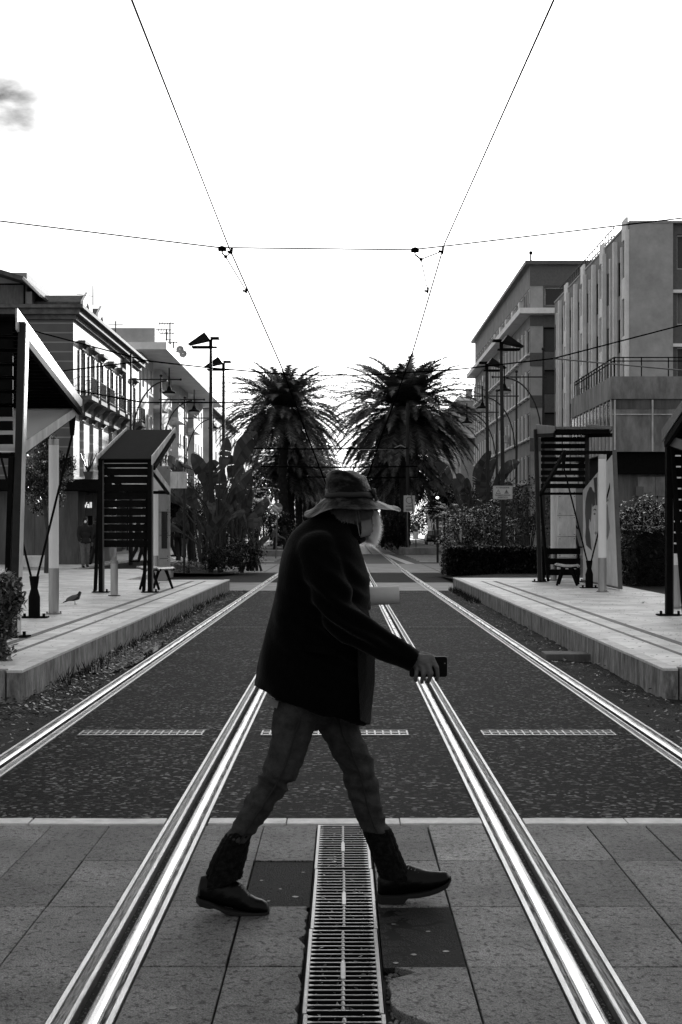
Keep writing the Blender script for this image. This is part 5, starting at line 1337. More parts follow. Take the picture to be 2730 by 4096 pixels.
# left planting bed behind the left platform
paddle_plant('tallest paddle leaved plant in the left bed, its fan of broad leaves above the others', P(500,1300,52).x, 52, .2, 4.6, 19, 5)
paddle_plant('paddle leaved plant at the right side of the left bed', P(545,1300,54).x, 54, .15, 4.0, 11, 9)
paddle_plant('low broad paddle plant at the left front of the left bed', P(478,1300,49).x, 49, .2, 3.0, 12, 17, 1.2)
paddle_plant('low paddle plant leaning right at the edge of the left bed', P(575,1290,50.5).x, 50.5, .1, 2.4, 9, 27, 1.3)
feather_plant('feathery palm behind the paddle plants on the left', P(545,1290,58).x, 58, .2, 4.6, 34, 3, ln=2.3)
feather_plant('smaller feathery palm between the signboard and the paddle plants', P(440,1290,60).x, 60, .2, 4.4, 26, 4, ln=2.2)
shrub('dark glossy bush low in the left bed, right of the paddle stems', P(555,1315,50).x, 50, .1, (.9,.7,.62), 2600, .05, 'leafd', seed=21)
shrub('dark bush at the foot of the paddle plants', P(505,1318,48.6).x, 48.6, .15, (.8,.6,.45), 2200, .045, 'leafd', seed=22)
shrub('flowering low ground shrub at the left end of the bed', P(432,1312,46.5).x, 46.5, .2, (.62,.4,.18), 900, .04, 'leafp', seed=23)
rnd = random.Random(77)
for i,(px,pz,y,rx,rz,mt) in enumerate(((410,1150,66,1.4,1.3,'leafd'),(470,1190,68,1.6,1.5,'leaf'),(530,1180,72,1.6,1.6,'leafd'),(575,1190,92,1.8,2.0,'leafd'),(590,1120,100,1.6,1.6,'leafd'),(380,1160,60,.9,.9,'leafd'))):
    c = P(px,pz,y); o = empty('street_tree', (c.x,y,PZ-.1), 'dark leafy street tree behind the left bed, %s' % ['left of the signboard post','under the signboard right edge','behind the tall paddle plant','beside the left palm trunk','farthest, under the left palm crown','nearest the far left shelter'][i], 'tree', 'street trees behind the left bed')
    mb = MB(); clump(mb, c, (rx,rx,rz), 3200, .085, rnd, 'rhomb', i*3.1, .35, -.12); mb.build('crown', MT[mt], o, fixn=False)
    k = MB(); k.tube([(c.x,y,PZ-.15),(c.x+.1,y,c.z-rz*.6),(c.x,y,c.z)],[.12,.09,.03],8)
    for a in range(5): k.tube([(c.x+.05,y,c.z-rz*.7),(c.x+cos(a*1.3)*rx*.7,y+sin(a*1.3)*rx*.6,c.z+rz*.2)],[.05,.012],6)
    k.build('trunk', MT['bark'], o)
# right side planting
def XY(px, y): return (px-VPX)/FX*y
hedge('low trimmed hedge behind the far end of the right platform', XY(1024,46), XY(1245,46)+.2, 45.5, 47.5, .12, 1.02, 9500, seed=3)
hedge('trimmed hedge behind the painted board and the near right shelter', 6.9, 16, 34, 36, .2, 1.65, 9000, seed=5)
lab = ['big loose bush with shiny leaves behind the low hedge, left end','big loose bush behind the low hedge, beside the traffic light','bush behind the warning sign mast','dark bush between the mast and the far right shelter','bush with pale leaves right of the painted board','bush right of the painted board, next to the near right shelter','tall dark bush at the right edge behind the near right shelter']
for i,(px,pz,y,rx,rz,n,mt) in enumerate(((1060,1225,50,.85,.78,3000,'leaf'),(1110,1205,51,.95,.95,3400,'leaf'),(1150,1225,52,.8,.8,2200,'leafd'),(1215,1170,56,1.3,1.4,3600,'leafd'),(1445,1225,37,.5,.75,2200,'leaf'),(1485,1205,36.5,.6,.85,2400,'leaf'),(1570,1230,37,1.0,1.0,2600,'leafd'))):
    c = P(px,pz,y); zb = .2
    shrub(lab[i], c.x, y, zb, (rx,rx*.9,rz), n, .05, mt, seed=40+i, lift=max(0,c.z-zb-rz*.95), group='loose bushes on the right', thr=-.1)
paddle_plant('paddle leaved plant on the right, between palm and warning sign', XY(1083,62), 62, .2, 4.6, 18, 31)
paddle_plant('lower paddle leaved plant right of the warning sign', XY(1200,58), 58, .2, 3.0, 10, 35)
feather_plant('feathery young palm on the right beside the traffic light', XY(1050,66), 66, .1, 3.2, 26, 6, ln=2.2)
shrub('dark rounded bush crowding the foot of the right palm, left half', XY(880,101), 101, .38, (1.1,1.2,1.15), 3600, .10, 'leafd', seed=61)
shrub('dark rounded bush crowding the foot of the right palm, right half', XY(915,97), 97, .38, (1.1,1.2,1.25), 3600, .10, 'leafd', seed=62)
shrub('dark bush at the foot of the left palm', XY(640,104), 104, .38, (1.3,1.2,1.3), 3200, .10, 'leafd', seed=63)
shrub('dark tree mass under the right palm crown, beyond the traffic light', XY(1000,130), 130, .3, (2.2,2,2.0), 4200, .14, 'leafd', lift=2.6, seed=64, name='street_tree', cat='tree')
rnd = random.Random(5)
for k in range(5):
    y = 120+k*22
    for s, w_ in ((-1,'left'),(1,'right')):
        x = s*(13.3 if s > 0 else 11.6); o = empty('street_tree', (x,y,.15), 'distant %s street tree number in line from the crossing' % w_ if False else '%s roadside tree down the avenue, %s in line' % (w_, ['first','second','third','fourth','fifth'][k]), 'tree', 'roadside trees down the avenue')
        mb = MB(); clump(mb, (x,y,4.2), (2.0,2.4,1.9), 2300, .14, rnd, 'rhomb', k*2.3+s, .35, -.12); mb.build('crown', MT['leafd'], o, fixn=False)
        q = MB(); q.tube([(x,y,.1),(x,y,2.6),(x,y,4.2)],[.16,.12,.04],8); q.build('trunk', MT['bark'], o)
mb = MB(); rnd = random.Random(6)
for k in range(15):
    x = -35+5*k+rnd.uniform(-1,1); clump(mb, (x,430+rnd.uniform(-8,8),4), (4.2,4,4+2*rnd.random()), 900, .45, rnd, 'rhomb', k, .3, -.3)
tag(mb.build('distant_trees', MT['leafd'], fixn=False), 'dark mass of trees closing the far end of the avenue', 'trees', kind='stuff')
# potted plant on the palazzo balcony
o = empty('potted_plant', (-11.6,64.2,3.75), 'potted cactus-like plant on a lower balcony of the banded building', 'plant')
k = MB(); x = P(203,1088,64).x; z = P(203,1085,64).z; k.lathe([(.15,z-.3),(.22,z),(.24,z+.02),(.18,z)],(x,64,0),14); k.build('pot', MT['concdark'], o)
k = MB()
for a in (-.5,-.25,.05,.3,.55): k.tube([(x,64,z),(x+a*.3,64,z+.35),(x+a*.7,64,z+.85)],[.04,.03,.015],6)
k.build('stems', MT['leafd'], o)
k = MB(); k.box(P(194,0,64).x,P(215,0,64).x,63.8,64.3,z-.42,z-.305); tag(k.build('planter_ledge', MT['cornice'], None), 'small dark ledge carrying the potted plant at the building corner', 'ledge')
# car far down the right carriageway
def car():
    y = 150.; s = FX/y; x0 = XY(1112,y)*0+ (1102.5-VPX)/s*0 + (1000-VPX)/s; zb = 0.0
    o = empty('parked_car', (x0,y,zb), 'small dark car seen from behind on the right carriageway past the crosswalk', 'car')
    W = .88
    prof = [(0,.35),(0,.95),(.25,1.0),(.55,1.52),(2.3,1.55),(3.1,1.02),(4.1,.88),(4.15,.35)]
    k = MB(); n = len(prof)
    secs = [(-W,.92),(-W*.97,1),(W*.97,1),(W,.92)]
    for xx, f in secs:
        for py, pz in prof:
            nx = xx*(.8 if pz > 1.2 else 1); k.v.append((x0+nx, y+py, zb+.35+(pz-.35)*f))
    for i in range(3):
        for j in range(n): j2 = (j+1)%n; k.f.append([i*n+j,i*n+j2,(i+1)*n+j2,(i+1)*n+j]); k.mi.append(0)
    k.f.append(list(range(n))); k.f.append([3*n+j for j in range(n)]); k.mi += [0,0]
    k.build('body', MT['carp'], o, smooth=False)
    k = MB(); k.add([(x0-.72,y+.262,1.02),(x0+.72,y+.262,1.02),(x0+.6,y+.50,1.46),(x0-.6,y+.50,1.46)],[(0,1,2,3)]); k.build('rear_window', MT['carg'], o, fixn=False)
    for sg in (-1,1):
        k = MB(); k.box(x0+sg*.62-.12,x0+sg*.62+.12,y-.03,y+.05,.72,.95); k.build('tail_light', MT['reflector'], o)
        k = MB(); k.box(x0+sg*.98-.1,x0+sg*.98+.1,y+2.4,y+2.55,1.0,1.15); k.build('wing_mirror', MT['reflector'], o)
        for yy in (.75,3.3):
            k = MB(); k.tube([(x0+sg*.72,y+yy,.32),(x0+sg*.88,y+yy,.32)],.32,18); k.build('wheel', MT['black'], o)
    k = MB(); k.box(x0-.26,x0+.26,y-.04,y-.005,.55,.66); k.build('number_plate', MT['sign'], o)
    k = MB(); k.box(x0-.86,x0+.86,y-.06,y-.001,.3,.5); k.build('bumper', MT['dark'], o)
car()
# ------------------------------------------------------------------ figures
def to_mesh(name, mb, voxel, smooth_it=4, fac=.5):
    me = mb.mesh(name, MT['black']); t = bpy.data.objects.new('t', me); COL.objects.link(t)
    bm = bmesh.new(); bm.from_mesh(me); bmesh.ops.recalc_face_normals(bm, faces=bm.faces); bm.to_mesh(me); bm.free()
    r = t.modifiers.new('r','REMESH'); r.mode = 'VOXEL'; r.voxel_size = voxel; r.adaptivity = 0
    s = t.modifiers.new('s','SMOOTH'); s.iterations = smooth_it; s.factor = fac
    dg = bpy.context.evaluated_depsgraph_get(); dg.update()
    out = bpy.data.meshes.new_from_object(t.evaluated_get(dg)); bpy.data.objects.remove(t)
    out.materials.clear(); out.name = name
    return out
def finish(me, m, parent, name, disp=None, off=None):
    if disp:
        co_ = [v.co.copy() for v in me.vertices]; nn = [v.normal.copy() for v in me.vertices]
        for v, c, n_ in zip(me.vertices, co_, nn): v.co = c+n_*disp(c, n_)
    off = org_of(parent)
    me.transform(Matrix.Translation(-off)); me.materials.append(m)
    me.polygons.foreach_set('use_smooth', [True]*len(me.polygons)); me.update()
    o = bpy.data.objects.new(name, me); COL.objects.link(o); o.parent = parent; ORG[o.name] = off
    return o
def cap(mb, p, q, r1, r2, n=12):
    p = Vector(p); q = Vector(q); mb.sphere(p, r1, n, 8); mb.sphere(q, r2, n, 8)
    if (q-p).length > 1e-4: mb.tube([p,q],[r1,r2],n)
def chain(mb, pts, rs, n=12):
    for i in range(len(pts)-1): cap(mb, pts[i], pts[i+1], rs[i], rs[i+1], n)
MY = 5.84
def m_(x, y, D=MY): return P(x, y, D)
man = empty('person', (m_(740,1700).x, MY, 0), 'white bearded person striding right across the rails in black coat, floppy hat and boots', 'person')
# ---- body: head, neck, arms with hands, legs
b = MB()
hc = m_(803,1150); yaw = R(22)
fw = Vector((cos(yaw),sin(yaw),0)); sdv = Vector((sin(yaw),-cos(yaw),0))   # sdv points to the viewer side
def hp(f, s, u): return hc+fw*f+sdv*s+Vector((0,0,u))
for c, r_ in ((hp(-.005,0,.02),(.094,.078,.105)),(hp(.03,0,-.05),(.07,.062,.09)),(hp(.055,0,-.10),(.045,.045,.045))): b.sphere(c, r_, 20, 14)
cap(b, hp(.098,0,-.02), hp(.118,0,-.055), .010, .016)        # nose
b.sphere(hp(.088,.0,-.085),(.022,.028,.012),10,8)            # mouth
for s in (-1,1):
    b.sphere(hp(.085,.032*s,-.008),(.014,.014,.012),10,8); b.sphere(hp(-.005,.077*s,-.03),(.018,.010,.030),10,8); b.sphere(hp(.062,.05*s,-.05),(.025,.022,.025),10,8)
nk = m_(772,1225); cap(b, hp(-.02,0,-.06), nk, .066, .072)
SH = {1: m_(735,1275,MY-.18), -1: m_(742,1272,MY+.18)}
chain(b, [nk, m_(742,1300), m_(728,1420), m_(722,1560), m_(722,1620)], [.07,.13,.12,.11,.09], 14)
EL = {1: m_(792,1432,MY-.22), -1: m_(735,1445,MY+.2)}
WR = {1: m_(950,1515,MY-.20), -1: m_(812,1385,MY+.12)}
for s in (1,-1): chain(b, [SH[s], EL[s], WR[s]], [.062,.045,.028])
# near hand, holding the phone from behind
Dh = MY-.20
def h_(x, y, dy=0): return P(x, y, Dh+dy)
k1 = [h_(992,1511,-.012), h_(982,1522,-.016), h_(971,1531,-.012), h_(959,1537,-.004)]
for k in k1: cap(b, h_(956,1516), k, .026, .0135)
cap(b, h_(960,1516,.01), h_(975,1530,.01), .022, .020)
F = [ # index, middle, ring, little: knuckle, middle joint, last joint, tip (tips fold under the phone)
 ([k1[0], h_(1004,1533,-.020), h_(1006,1553,-.010), h_(1003,1562,.012)], [.0115,.0100,.0088,.0078]),
 ([k1[1], h_(991,1547,-.029), h_(987,1561,-.014), h_(984,1567,.012)], [.012,.0108,.0092,.008]),
 ([k1[2], h_(974,1550,-.026), h_(970,1563,-.010), h_(970,1568,.014)], [.0118,.0102,.009,.0078]),
 ([k1[3], h_(957,1550,-.016), h_(954,1561,-.004), h_(957,1564,.015)], [.0108,.009,.008,.007])]
for pts, rs in F: chain(b, pts, rs, 10)
chain(b, [h_(957,1508,.012), h_(972,1503,.030), h_(988,1506,.040)], [.016,.0115,.0095], 10)   # thumb over the far side
# far hand round the paper roll
rl0, rl1 = m_(800,1372,MY+.10), m_(917,1367,MY+.10)
for i in range(4):
    c = rl0.lerp(rl1, .02+.13*i); chain(b, [c+Vector((0,.05,-.015)), c+Vector((.0,.02,-.052)), c+Vector((0,-.03,-.046)), c+Vector((0,-.05,-.015))], [.011,.010,.009,.008], 8)
cap(b, WR[-1], rl0+Vector((.02,.045,-.01)), .028, .03); chain(b, [rl0+Vector((0,.04,.02)), rl0+Vector((.04,.0,.055)), rl0+Vector((.07,-.02,.05))], [.014,.011,.009], 8)
# legs
HB, KB, AB = m_(700,1640,MY-.09), m_(604,1820,MY-.10), m_(514,2015,MY-.10)
HF, KF, AF = m_(760,1640,MY+.08), m_(836,1830,MY+.09), m_(905,2005,MY+.09)
for (h0,k0,a0) in ((HB,KB,AB),(HF,KF,AF)): chain(b, [h0,k0,a0], [.058,.032,.020])
cap(b, m_(722,1590), HB, .09, .06); cap(b, m_(722,1590), HF, .09, .06)
cap(b, AB, m_(585,2082,MY-.10), .024, .014); cap(b, AF, m_(1000,2026,MY+.09), .024, .014)
bd = to_mesh('body', b, .0042, 3, .5)
finish(bd, MT['skin'], man, 'body', lambda c, n_: .0012*noise.noise(c*70)+.0008*noise.noise(c*160))
# nails, just visible on the near hand
# ---- coat
def ring_pts(xl, yl, xr, yr, hd, yc=MY, n=40, ex=2.4):
    pts = []
    for k in range(n):
        t = 2*pi*k/n; cx_ = abs(cos(t))**(2/ex)*(1 if cos(t) >= 0 else -1); sx_ = abs(sin(t))**(2/ex)*(1 if sin(t) >= 0 else -1)
        f = (cx_+1)/2; p = P(xl+(xr-xl)*f, yl+(yr-yl)*f, MY); pts.append(Vector((p.x, yc-sx_*hd, p.z)))
    return pts
def loft(mb, rings):
    n = len(rings[0]); b0 = len(mb.v)
    for r_ in rings: mb.v += [tuple(p) for p in r_]
    for i in range(len(rings)-1):
        for k in range(n): k2 = (k+1)%n; mb.f.append([b0+i*n+k,b0+i*n+k2,b0+(i+1)*n+k2,b0+(i+1)*n+k]); mb.mi.append(0)
    mb.f.append([b0+k for k in range(n)]); mb.f.append([b0+(len(rings)-1)*n+k for k in range(n)]); mb.mi += [0,0]
c = MB()
R_ = [(745,1176,800,1186,.06),(722,1187,806,1208,.085),(698,1202,812,1232,.135),(676,1220,820,1250,.175),(662,1238,826,1268,.20),(648,1270,838,1296,.215),(639,1303,847,1322,.215),(633,1345,851,1350,.205),(623,1395,849,1400,.195),(610,1450,855,1455,.19),(599,1505,860,1512,.195),(589,1553,862,1568,.20),(584,1570,858,1620,.205),(583,1578,852,1663,.205)]
loft(c, [ring_pts(*q) for q in R_])
# sleeves
def sleeve(mb, pts, rs): chain(mb, pts, rs, 16)
sleeve(c, [m_(728,1268,MY-.15), m_(748,1330,MY-.20), m_(778,1405,MY-.22), m_(812,1444,MY-.22), m_(880,1481,MY-.21), m_(934,1511,MY-.20)], [.088,.082,.078,.072,.063,.052])
c.tube([m_(930,1508,MY-.20), m_(957,1522,MY-.20)], [.056,.054], 20)
sleeve(c, [m_(735,1268,MY+.15), m_(728,1350,MY+.2), m_(735,1430,MY+.2), m_(800,1395,MY+.13)], [.088,.078,.072,.056])
def coat_disp(p, n_):
    d = .015*noise.noise(Vector((p.x*5,p.y*5,p.z*2.2)))+.005*noise.noise(Vector((p.x*13,p.y*13,p.z*6)))
    # long folds hanging from the shoulder, drag folds at the elbow
    d += .007*sin((p.x*1.0+.35*(p.z-1.3))*42+3*noise.noise(p*2.5))*max(0,min(1,(1.45-p.z)*2))*(.4+.6*abs(n_.y))
    e = EL[1]; q = (p-e).length
    if q < .34: d += .015*(1-q/.32)*sin((p.x*.55+p.z*.85)*95+2*noise.noise(p*6))
    return d
cm = to_mesh('coat', c, .0085, 6, .6)
coat = finish(cm, MT['coat'], man, 'coat', coat_disp)
# front flap, vent edge, collar, buttons
k = MB(); lo = [m_(862,1500,MY-.05), m_(862,1560,MY-.06), m_(856,1620,MY-.07), m_(850,1664,MY-.075)]; li = [m_(822,1470,MY-.19), m_(823,1540,MY-.20), m_(826,1600,MY-.205), m_(828,1655,MY-.205)]
loft(k, [[a, a.lerp(b_,.5)+Vector((0,-.012,0)), b_, b_+Vector((0,.012,0)), a.lerp(b_,.5)+Vector((0,.004,0)), a+Vector((0,.012,0))] for a, b_ in zip(lo, li)]); k.build('front_flap', MT['coat'], coat)
k = MB()
def onside(x, y, d=.004): return m_(x, y, MY-.205-d)
k.add([onside(700,1480),onside(772,1492),onside(771,1508),onside(699,1496),onside(700,1480,.010),onside(772,1492,.010),onside(771,1508,.014),onside(699,1496,.014)],[(4,5,6,7),(0,1,5,4),(2,3,7,6),(1,2,6,5),(3,0,4,7)]); k.build('pocket_flap', MT['coat'], coat)
k = MB(); col = []
for i in range(22):
    t = -.5+4.2*i/21
    col.append(t)
cc = m_(770,1200)
def collar(t, z, r):
    return cc+Vector((cos(t+1.2)*r*1.15, sin(t+1.2)*r*.9, z))
ringsA = []
for i in range(24):
    t = .55+5.1*i/23; f = abs(i-11.5)/11.5
    a = collar(t, .030-.05*f, .080); b_ = collar(t, -.035-.05*f, .112); c_ = collar(t, -.045-.05*f, .095)
    ringsA.append([a, a+Vector((0,0,.004)), b_, c_])
loft(k, ringsA); k.build('collar', MT['coat'], coat)
# ---- jeans
j = MB()
def legpts(rows, dy): 
    out = []; rr = []
    for (y, xa, xb) in rows: out.append(m_((xa+xb)/2, y, MY+dy)); rr.append((xb-xa)/2/FX*MY)
    return out, rr
BL = [(1600,632,752),(1640,630,745),(1680,624,725),(1720,616,712),(1757,603,700),(1797,582,680),(1820,568,664),(1842,558,651),(1864,548,630),(1886,536,614),(1908,524,598),(1932,519,580)]
FL = [(1600,700,830),(1645,722,824),(1684,733,833),(1713,752,848),(1740,764,858),(1776,782,868),(1808,795,870),(1842,803,876),(1870,813,884),(1890,821,890),(1908,832,898)]
for rows, dy, ang in ((BL,-.09,-.42),(FL,.08,.32)):
    rings = []
    for (y, xa, xb) in rows:
        cpt = m_((xa+xb)/2, y, MY+dy); r_ = (xb-xa)/2/FX*MY; rg = []
        tilt = 0 if y < 1660 else (.25 if dy < 0 else -.12)
        for q in range(24):
            t = 2*pi*q/24; dx = cos(t)*r_; rg.append(cpt+Vector((dx, sin(t)*min(r_*1.05,.088), dx*tilt)))
        rings.append(rg)
    loft(j, rings)
j.sphere(m_(722,1600), (.115,.15,.14), 18, 12)
def jean_disp(p, n_):
    hi = (.5-abs(noise.noise(Vector((p.x*5,p.y*5,p.z*22+p.x*9)))))*.0115+noise.noise(Vector((p.x*14,p.y*14,p.z*44)))*.002-.003
    kz = max(0,1-abs(p.z-.50)/.14); lz = max(0,1-abs(p.z-.30)/.09)
    return hi*(1+1.6*kz+1.3*lz)+.004*noise.noise(p*7)
jm = to_mesh('jeans', j, .0060, 3, .5)
jeans = finish(jm, MT['jeans'], man, 'jeans', jean_disp)
for rows, dy in ((BL,-.09),(FL,.08)):
    k = MB(); pts = []
    for (y, xa, xb) in rows[1:]:
        r_ = (xb-xa)/2/FX*MY; pts.append(m_((xa*.45+xb*.55), y, MY+dy)+Vector((0,-min(r_*1.05,.088)-.0045,0)))
    k.tube(pts, .0035, 6); k.build('side_seam', MT['seam'], jeans)
k = MB(); k.prism([(m_(620,0).x,m_(0,1592).z),(m_(645,0).x,m_(0,1600).z),(m_(641,0).x,m_(0,1616).z),(m_(624,0).x,m_(0,1610).z)],'y',MY-.17,MY-.16); k.build('shirt_tail', MT['cloth2'], man)
# ---- socks
for nm, rows, dy in (('sock',[(1903,525,590),(1918,514,579),(1932,507,573),(1955,494,568),(1985,482,562),(2010,474,554),(2030,470,552)],-.095),('sock',[(1900,838,896),(1918,838,904),(1945,849,913),(1973,859,925),(1995,868,935),(2018,874,944)],.085)):
    k = MB(); rings = []
    for i in range(31):
        f = i/30*(len(rows)-1); a = min(int(f),len(rows)-2); t = f-a
        y = rows[a][0]*(1-t)+rows[a+1][0]*t; xa = rows[a][1]*(1-t)+rows[a+1][1]*t; xb = rows[a][2]*(1-t)+rows[a+1][2]*t
        cpt = m_((xa+xb)/2, y, MY+dy); r_ = (xb-xa)/2/FX*MY; rg = []
        for q in range(64):
            th = 2*pi*q/64; rr = 1.10+.035*cos(th*16)+.02*sin(i*1.9)+.02*noise.noise(Vector((q*.4,i*.5,dy))); dx = cos(th)*r_*rr; rg.append(cpt+Vector((dx, sin(th)*min(r_,.055)*rr, dx*(.32 if dy < 0 else -.12))))
        rings.append(rg)
    loft(k, rings); k.build(nm, MT['sock'], man, smooth=True)
# ---- shoes: outline in picture units, stations heel -> toe with top and bottom
def shoe(stations, dy, hw, sole_pts, label):
    D = MY+dy; up = MB(); rings = []
    N_ = len(stations)
    for i, (x, yt, yb) in enumerate(stations):
        f = i/(N_-1); w_ = hw*(.62+.38*sin(pi*min(1,f*.9+.18)))*(1 if 0 < i < N_-1 else .45)
        if f < .45: w_ *= .86
        a = P(x,yt-3.5*(1 if 0 < i < N_-1 else 0),D); b_ = P(x,yb,D); hh = (a.z-b_.z); rg = []
        topn = .35 if f < .3 else .75
        for q in range(28):
            t = 2*pi*q/28; ex = abs(cos(t))**.8*(1 if cos(t) > 0 else -1); zz = (sin(t)+1)/2
            ww = w_*(1-.30*zz**2) if f > .35 else w_*(1-.2*zz)
            rg.append(Vector((a.x, D+ex*ww, b_.z+hh*zz)))
        rings.append(rg)
    loft(up, rings)
    um = to_mesh('shoe', up, .0042, 1, .5); o = finish(um, MT['leather'], man, 'shoe', lambda p, n_: .0012*noise.noise(p*45))
    s = MB(); rings = []
    for i, (x, yt, yb) in enumerate(sole_pts):
        f = i/(len(sole_pts)-1); w_ = hw*(.70+.36*sin(pi*min(1,f*.85+.2)))*(1 if 0 < i < len(sole_pts)-1 else .55)
        a = P(x,yt,D); b_ = P(x,yb,D)
        rings.append([Vector((a.x,D-w_,a.z)),Vector((a.x,D+w_,a.z)),Vector((b_.x,D+w_,b_.z)),Vector((b_.x,D-w_,b_.z))])
    loft(s, rings); s.build('sole', MT['sole'], o, bevel=.003)
    return o
so_ = shoe([(455,2040,2062),(462,2017,2068),(478,2012,2074),(505,2019,2079),(535,2026,2086),(552,2030,2091),(562,2042,2093),(575,2058,2095),(590,2066,2096),(604,2070,2096),(615,2077,2096),(619,2086,2095)], -.10, .053,
     [(452,2056,2070),(462,2061,2076),(484,2067,2081.5),(494,2072,2080),(505,2078,2084),(522,2085,2094),(550,2090,2099.5),(585,2093,2101),(610,2093,2101),(620,2091,2097)], 'rear')
k = MB()
for i,(x,y) in enumerate(((553,2033),(558,2041),(564,2049),(571,2056))): k.tube([P(x-4,y+2,MY-.10-.026),P(x+3,y-1,MY-.10-.012),P(x+4,y-1,MY-.10+.012)],.0028,5)
k.build('laces', MT['cloth2'], so_)
s2 = shoe([(868,2018,2052),(874,2004,2057),(888,1996,2058),(905,1993,2057),(925,1990,2056),(942,1990,2052),(955,1995,2049),(972,2001,2047),(992,2005,2043),(1010,2006,2037),(1026,2006,2029),(1034,2012,2023)], .09, .053,
     [(866,2050,2070),(876,2053,2072),(905,2053,2072),(927,2052,2070),(936,2050,2058),(960,2048,2057),(985,2043,2053),(1010,2035,2045),(1028,2025,2035),(1037,2014,2022)], 'front')
k = MB()
for i,(x,y) in enumerate(((940,1991),(947,1993),(955,1996),(963,2000))): k.tube([P(x-2,y+6,MY+.09-.028),P(x+1,y-1,MY+.09-.010),P(x+2,y-1,MY+.09+.012)],.0028,5)
k.build('laces', MT['cloth2'], s2)
# ---- hat
hatc = m_(804,1145)
def hatfn(p, t):
    r = math.hypot(p.x,p.y)
    if r > .112:
        f = (r-.112)/.09; a = t-.15
        # brim droops towards the viewer and the back, lifts at the very front
        p = p.copy(); p.z += f*(.012*cos(a)-.006*cos(2*a)+.009*sin(3*a+.5)+.006*sin(5*a)); p.z += -.006*f*max(0,-sin(t)); 
        s = 1+.05*cos(a)*f; p.x *= s; p.y *= .93
    else:
        p = p.copy(); p.x *= 1.0+.04*sin(3*t); p.z += .006*sin(2*t+.6)*(p.z > .03)-.020*max(0,cos(t))*(p.z > .075); p.x -= .014*max(0,min(1,p.z/.1))
    p += Vector((noise.noise(p*14),noise.noise(p*14+Vector((5,0,0))),noise.noise(p*14+Vector((0,5,0)))))*.006
    return p
prof = [(.001,.106),(.03,.110),(.055,.111),(.070,.107),(.080,.096),(.087,.075),(.093,.045),(.098,.018),(.102,0),(.108,-.005),(.125,-.014),(.145,-.026),(.165,-.038),(.182,-.045),(.196,-.049),(.199,-.051),(.195,-.053),(.178,-.049),(.155,-.037),(.13,-.022),(.105,-.009),(.096,-.002)]
k = MB(); k.lathe(prof, hatc, 72, hatfn); hat = k.build('hat', MT['hatm'], man, smooth=True)
k = MB(); k.lathe([(.0955,.024),(.1005,.022),(.1065,.003),(.1035,.001)], hatc, 72, hatfn); k.build('hat_band', MT['hatband'], hat, smooth=True)
k = MB(); bp = hatc+Vector((.097,-.01,.022)); k.sphere(bp,(.012,.03,.02),10,8); k.tube([bp,bp+Vector((.012,-.02,-.028)),bp+Vector((.006,-.03,-.04))],[.006,.008,.003],6); k.build('hat_knot', MT['hatband'], hat, smooth=True)
# ---- beard and hair, mask, glasses
rnd = random.Random(1); k = MB()
def strand(mb, p, d, ln, w=.0009):
    sd_ = d.cross(Vector((.3,1,.2))).normalized()*w; d2 = (d+Vector((rnd.uniform(-.7,.7),rnd.uniform(-.7,.7),rnd.uniform(-.8,.3)))).normalized()
    m1 = p+d*ln*.5; mb.add([p-sd_,p+sd_,m1+sd_*.8,m1-sd_*.8],[(0,1,2,3)]); e = m1+d2*ln*.5; mb.add([m1-sd_*.8,m1+sd_*.8,e],[(0,1,2)])
for i in range(9000):
    a = rnd.uniform(-1,.42); u = rnd.random(); z = -.030-.125*u
    rad = .066+.016*sin(pi*u); ang = a*1.25
    p = hp(.018+rad*cos(ang)*1.0, rad*sin(ang)*.88, z)
    d = (fw*cos(ang)+sdv*sin(ang)*.8+Vector((0,0,-.5-.4*u))).normalized()
    strand(k, p, d, .022+.036*rnd.random())
k.build('beard', MT['hair'], man, fixn=False)
k = MB()
for i in range(3500):
    ang = rnd.uniform(1.3,4.98); z = .0-.07*rnd.random(); p = hp(.082*cos(ang)-.01,.078*sin(ang),z); d = (fw*cos(ang)*.4+sdv*sin(ang)*.5+Vector((0,0,-1))).normalized()
    strand(k, p, d, .02+.02*rnd.random(), .0009)
k.build('hair', MT['cloth2'], man, fixn=False)
# mask pulled under the jaw, with its ear strap
k = MB(); rows = []
for i in range(9):
    f = i/8; rw = []
    for q in range(11):
        a = (.15+1.35*q/10); rr = .076+.012*sin(pi*f)+.003*sin(f*19); zz = -.082-.070*f+.012*(1-q/10)
        rw.append(hp(.012+rr*cos(a), rr*sin(a)*1.02, zz))
    rows.append(rw)
base = len(k.v)
for rw in rows: k.v += [tuple(p) for p in rw]
for i in range(8):
    for q in range(10): k.f.append([base+i*11+q,base+i*11+q+1,base+(i+1)*11+q+1,base+(i+1)*11+q]); k.mi.append(0)
mo = k.build('face_mask', MT['mask'], man, smooth=True, fixn=False); md = mo.modifiers.new('s','SOLIDIFY'); md.thickness = .002
k = MB(); k.tube([hp(.013,.082,-.085), hp(.004,.088,-.045), hp(-.006,.088,-.012)], .0022, 6); k.tube([hp(.013,.08,-.145), hp(.0,.087,-.09), hp(-.008,.088,-.03)], .0018, 6); k.build('mask_strap', MT['mask'], mo)
k = MB()
for s in (-1,1):
    c_ = hp(.108,.032*s,-.012); n = 20
    k.tube([c_+sdv*cos(2*pi*i/n)*.024+Vector((0,0,sin(2*pi*i/n)*.020)) for i in range(n+1)], .0016, 6)
k.tube([hp(.108,.056,-.005), hp(.05,.080,-.002), hp(-.01,.084,-.012)], .0015, 5); k.build('glasses', MT['steel_dull'], man)
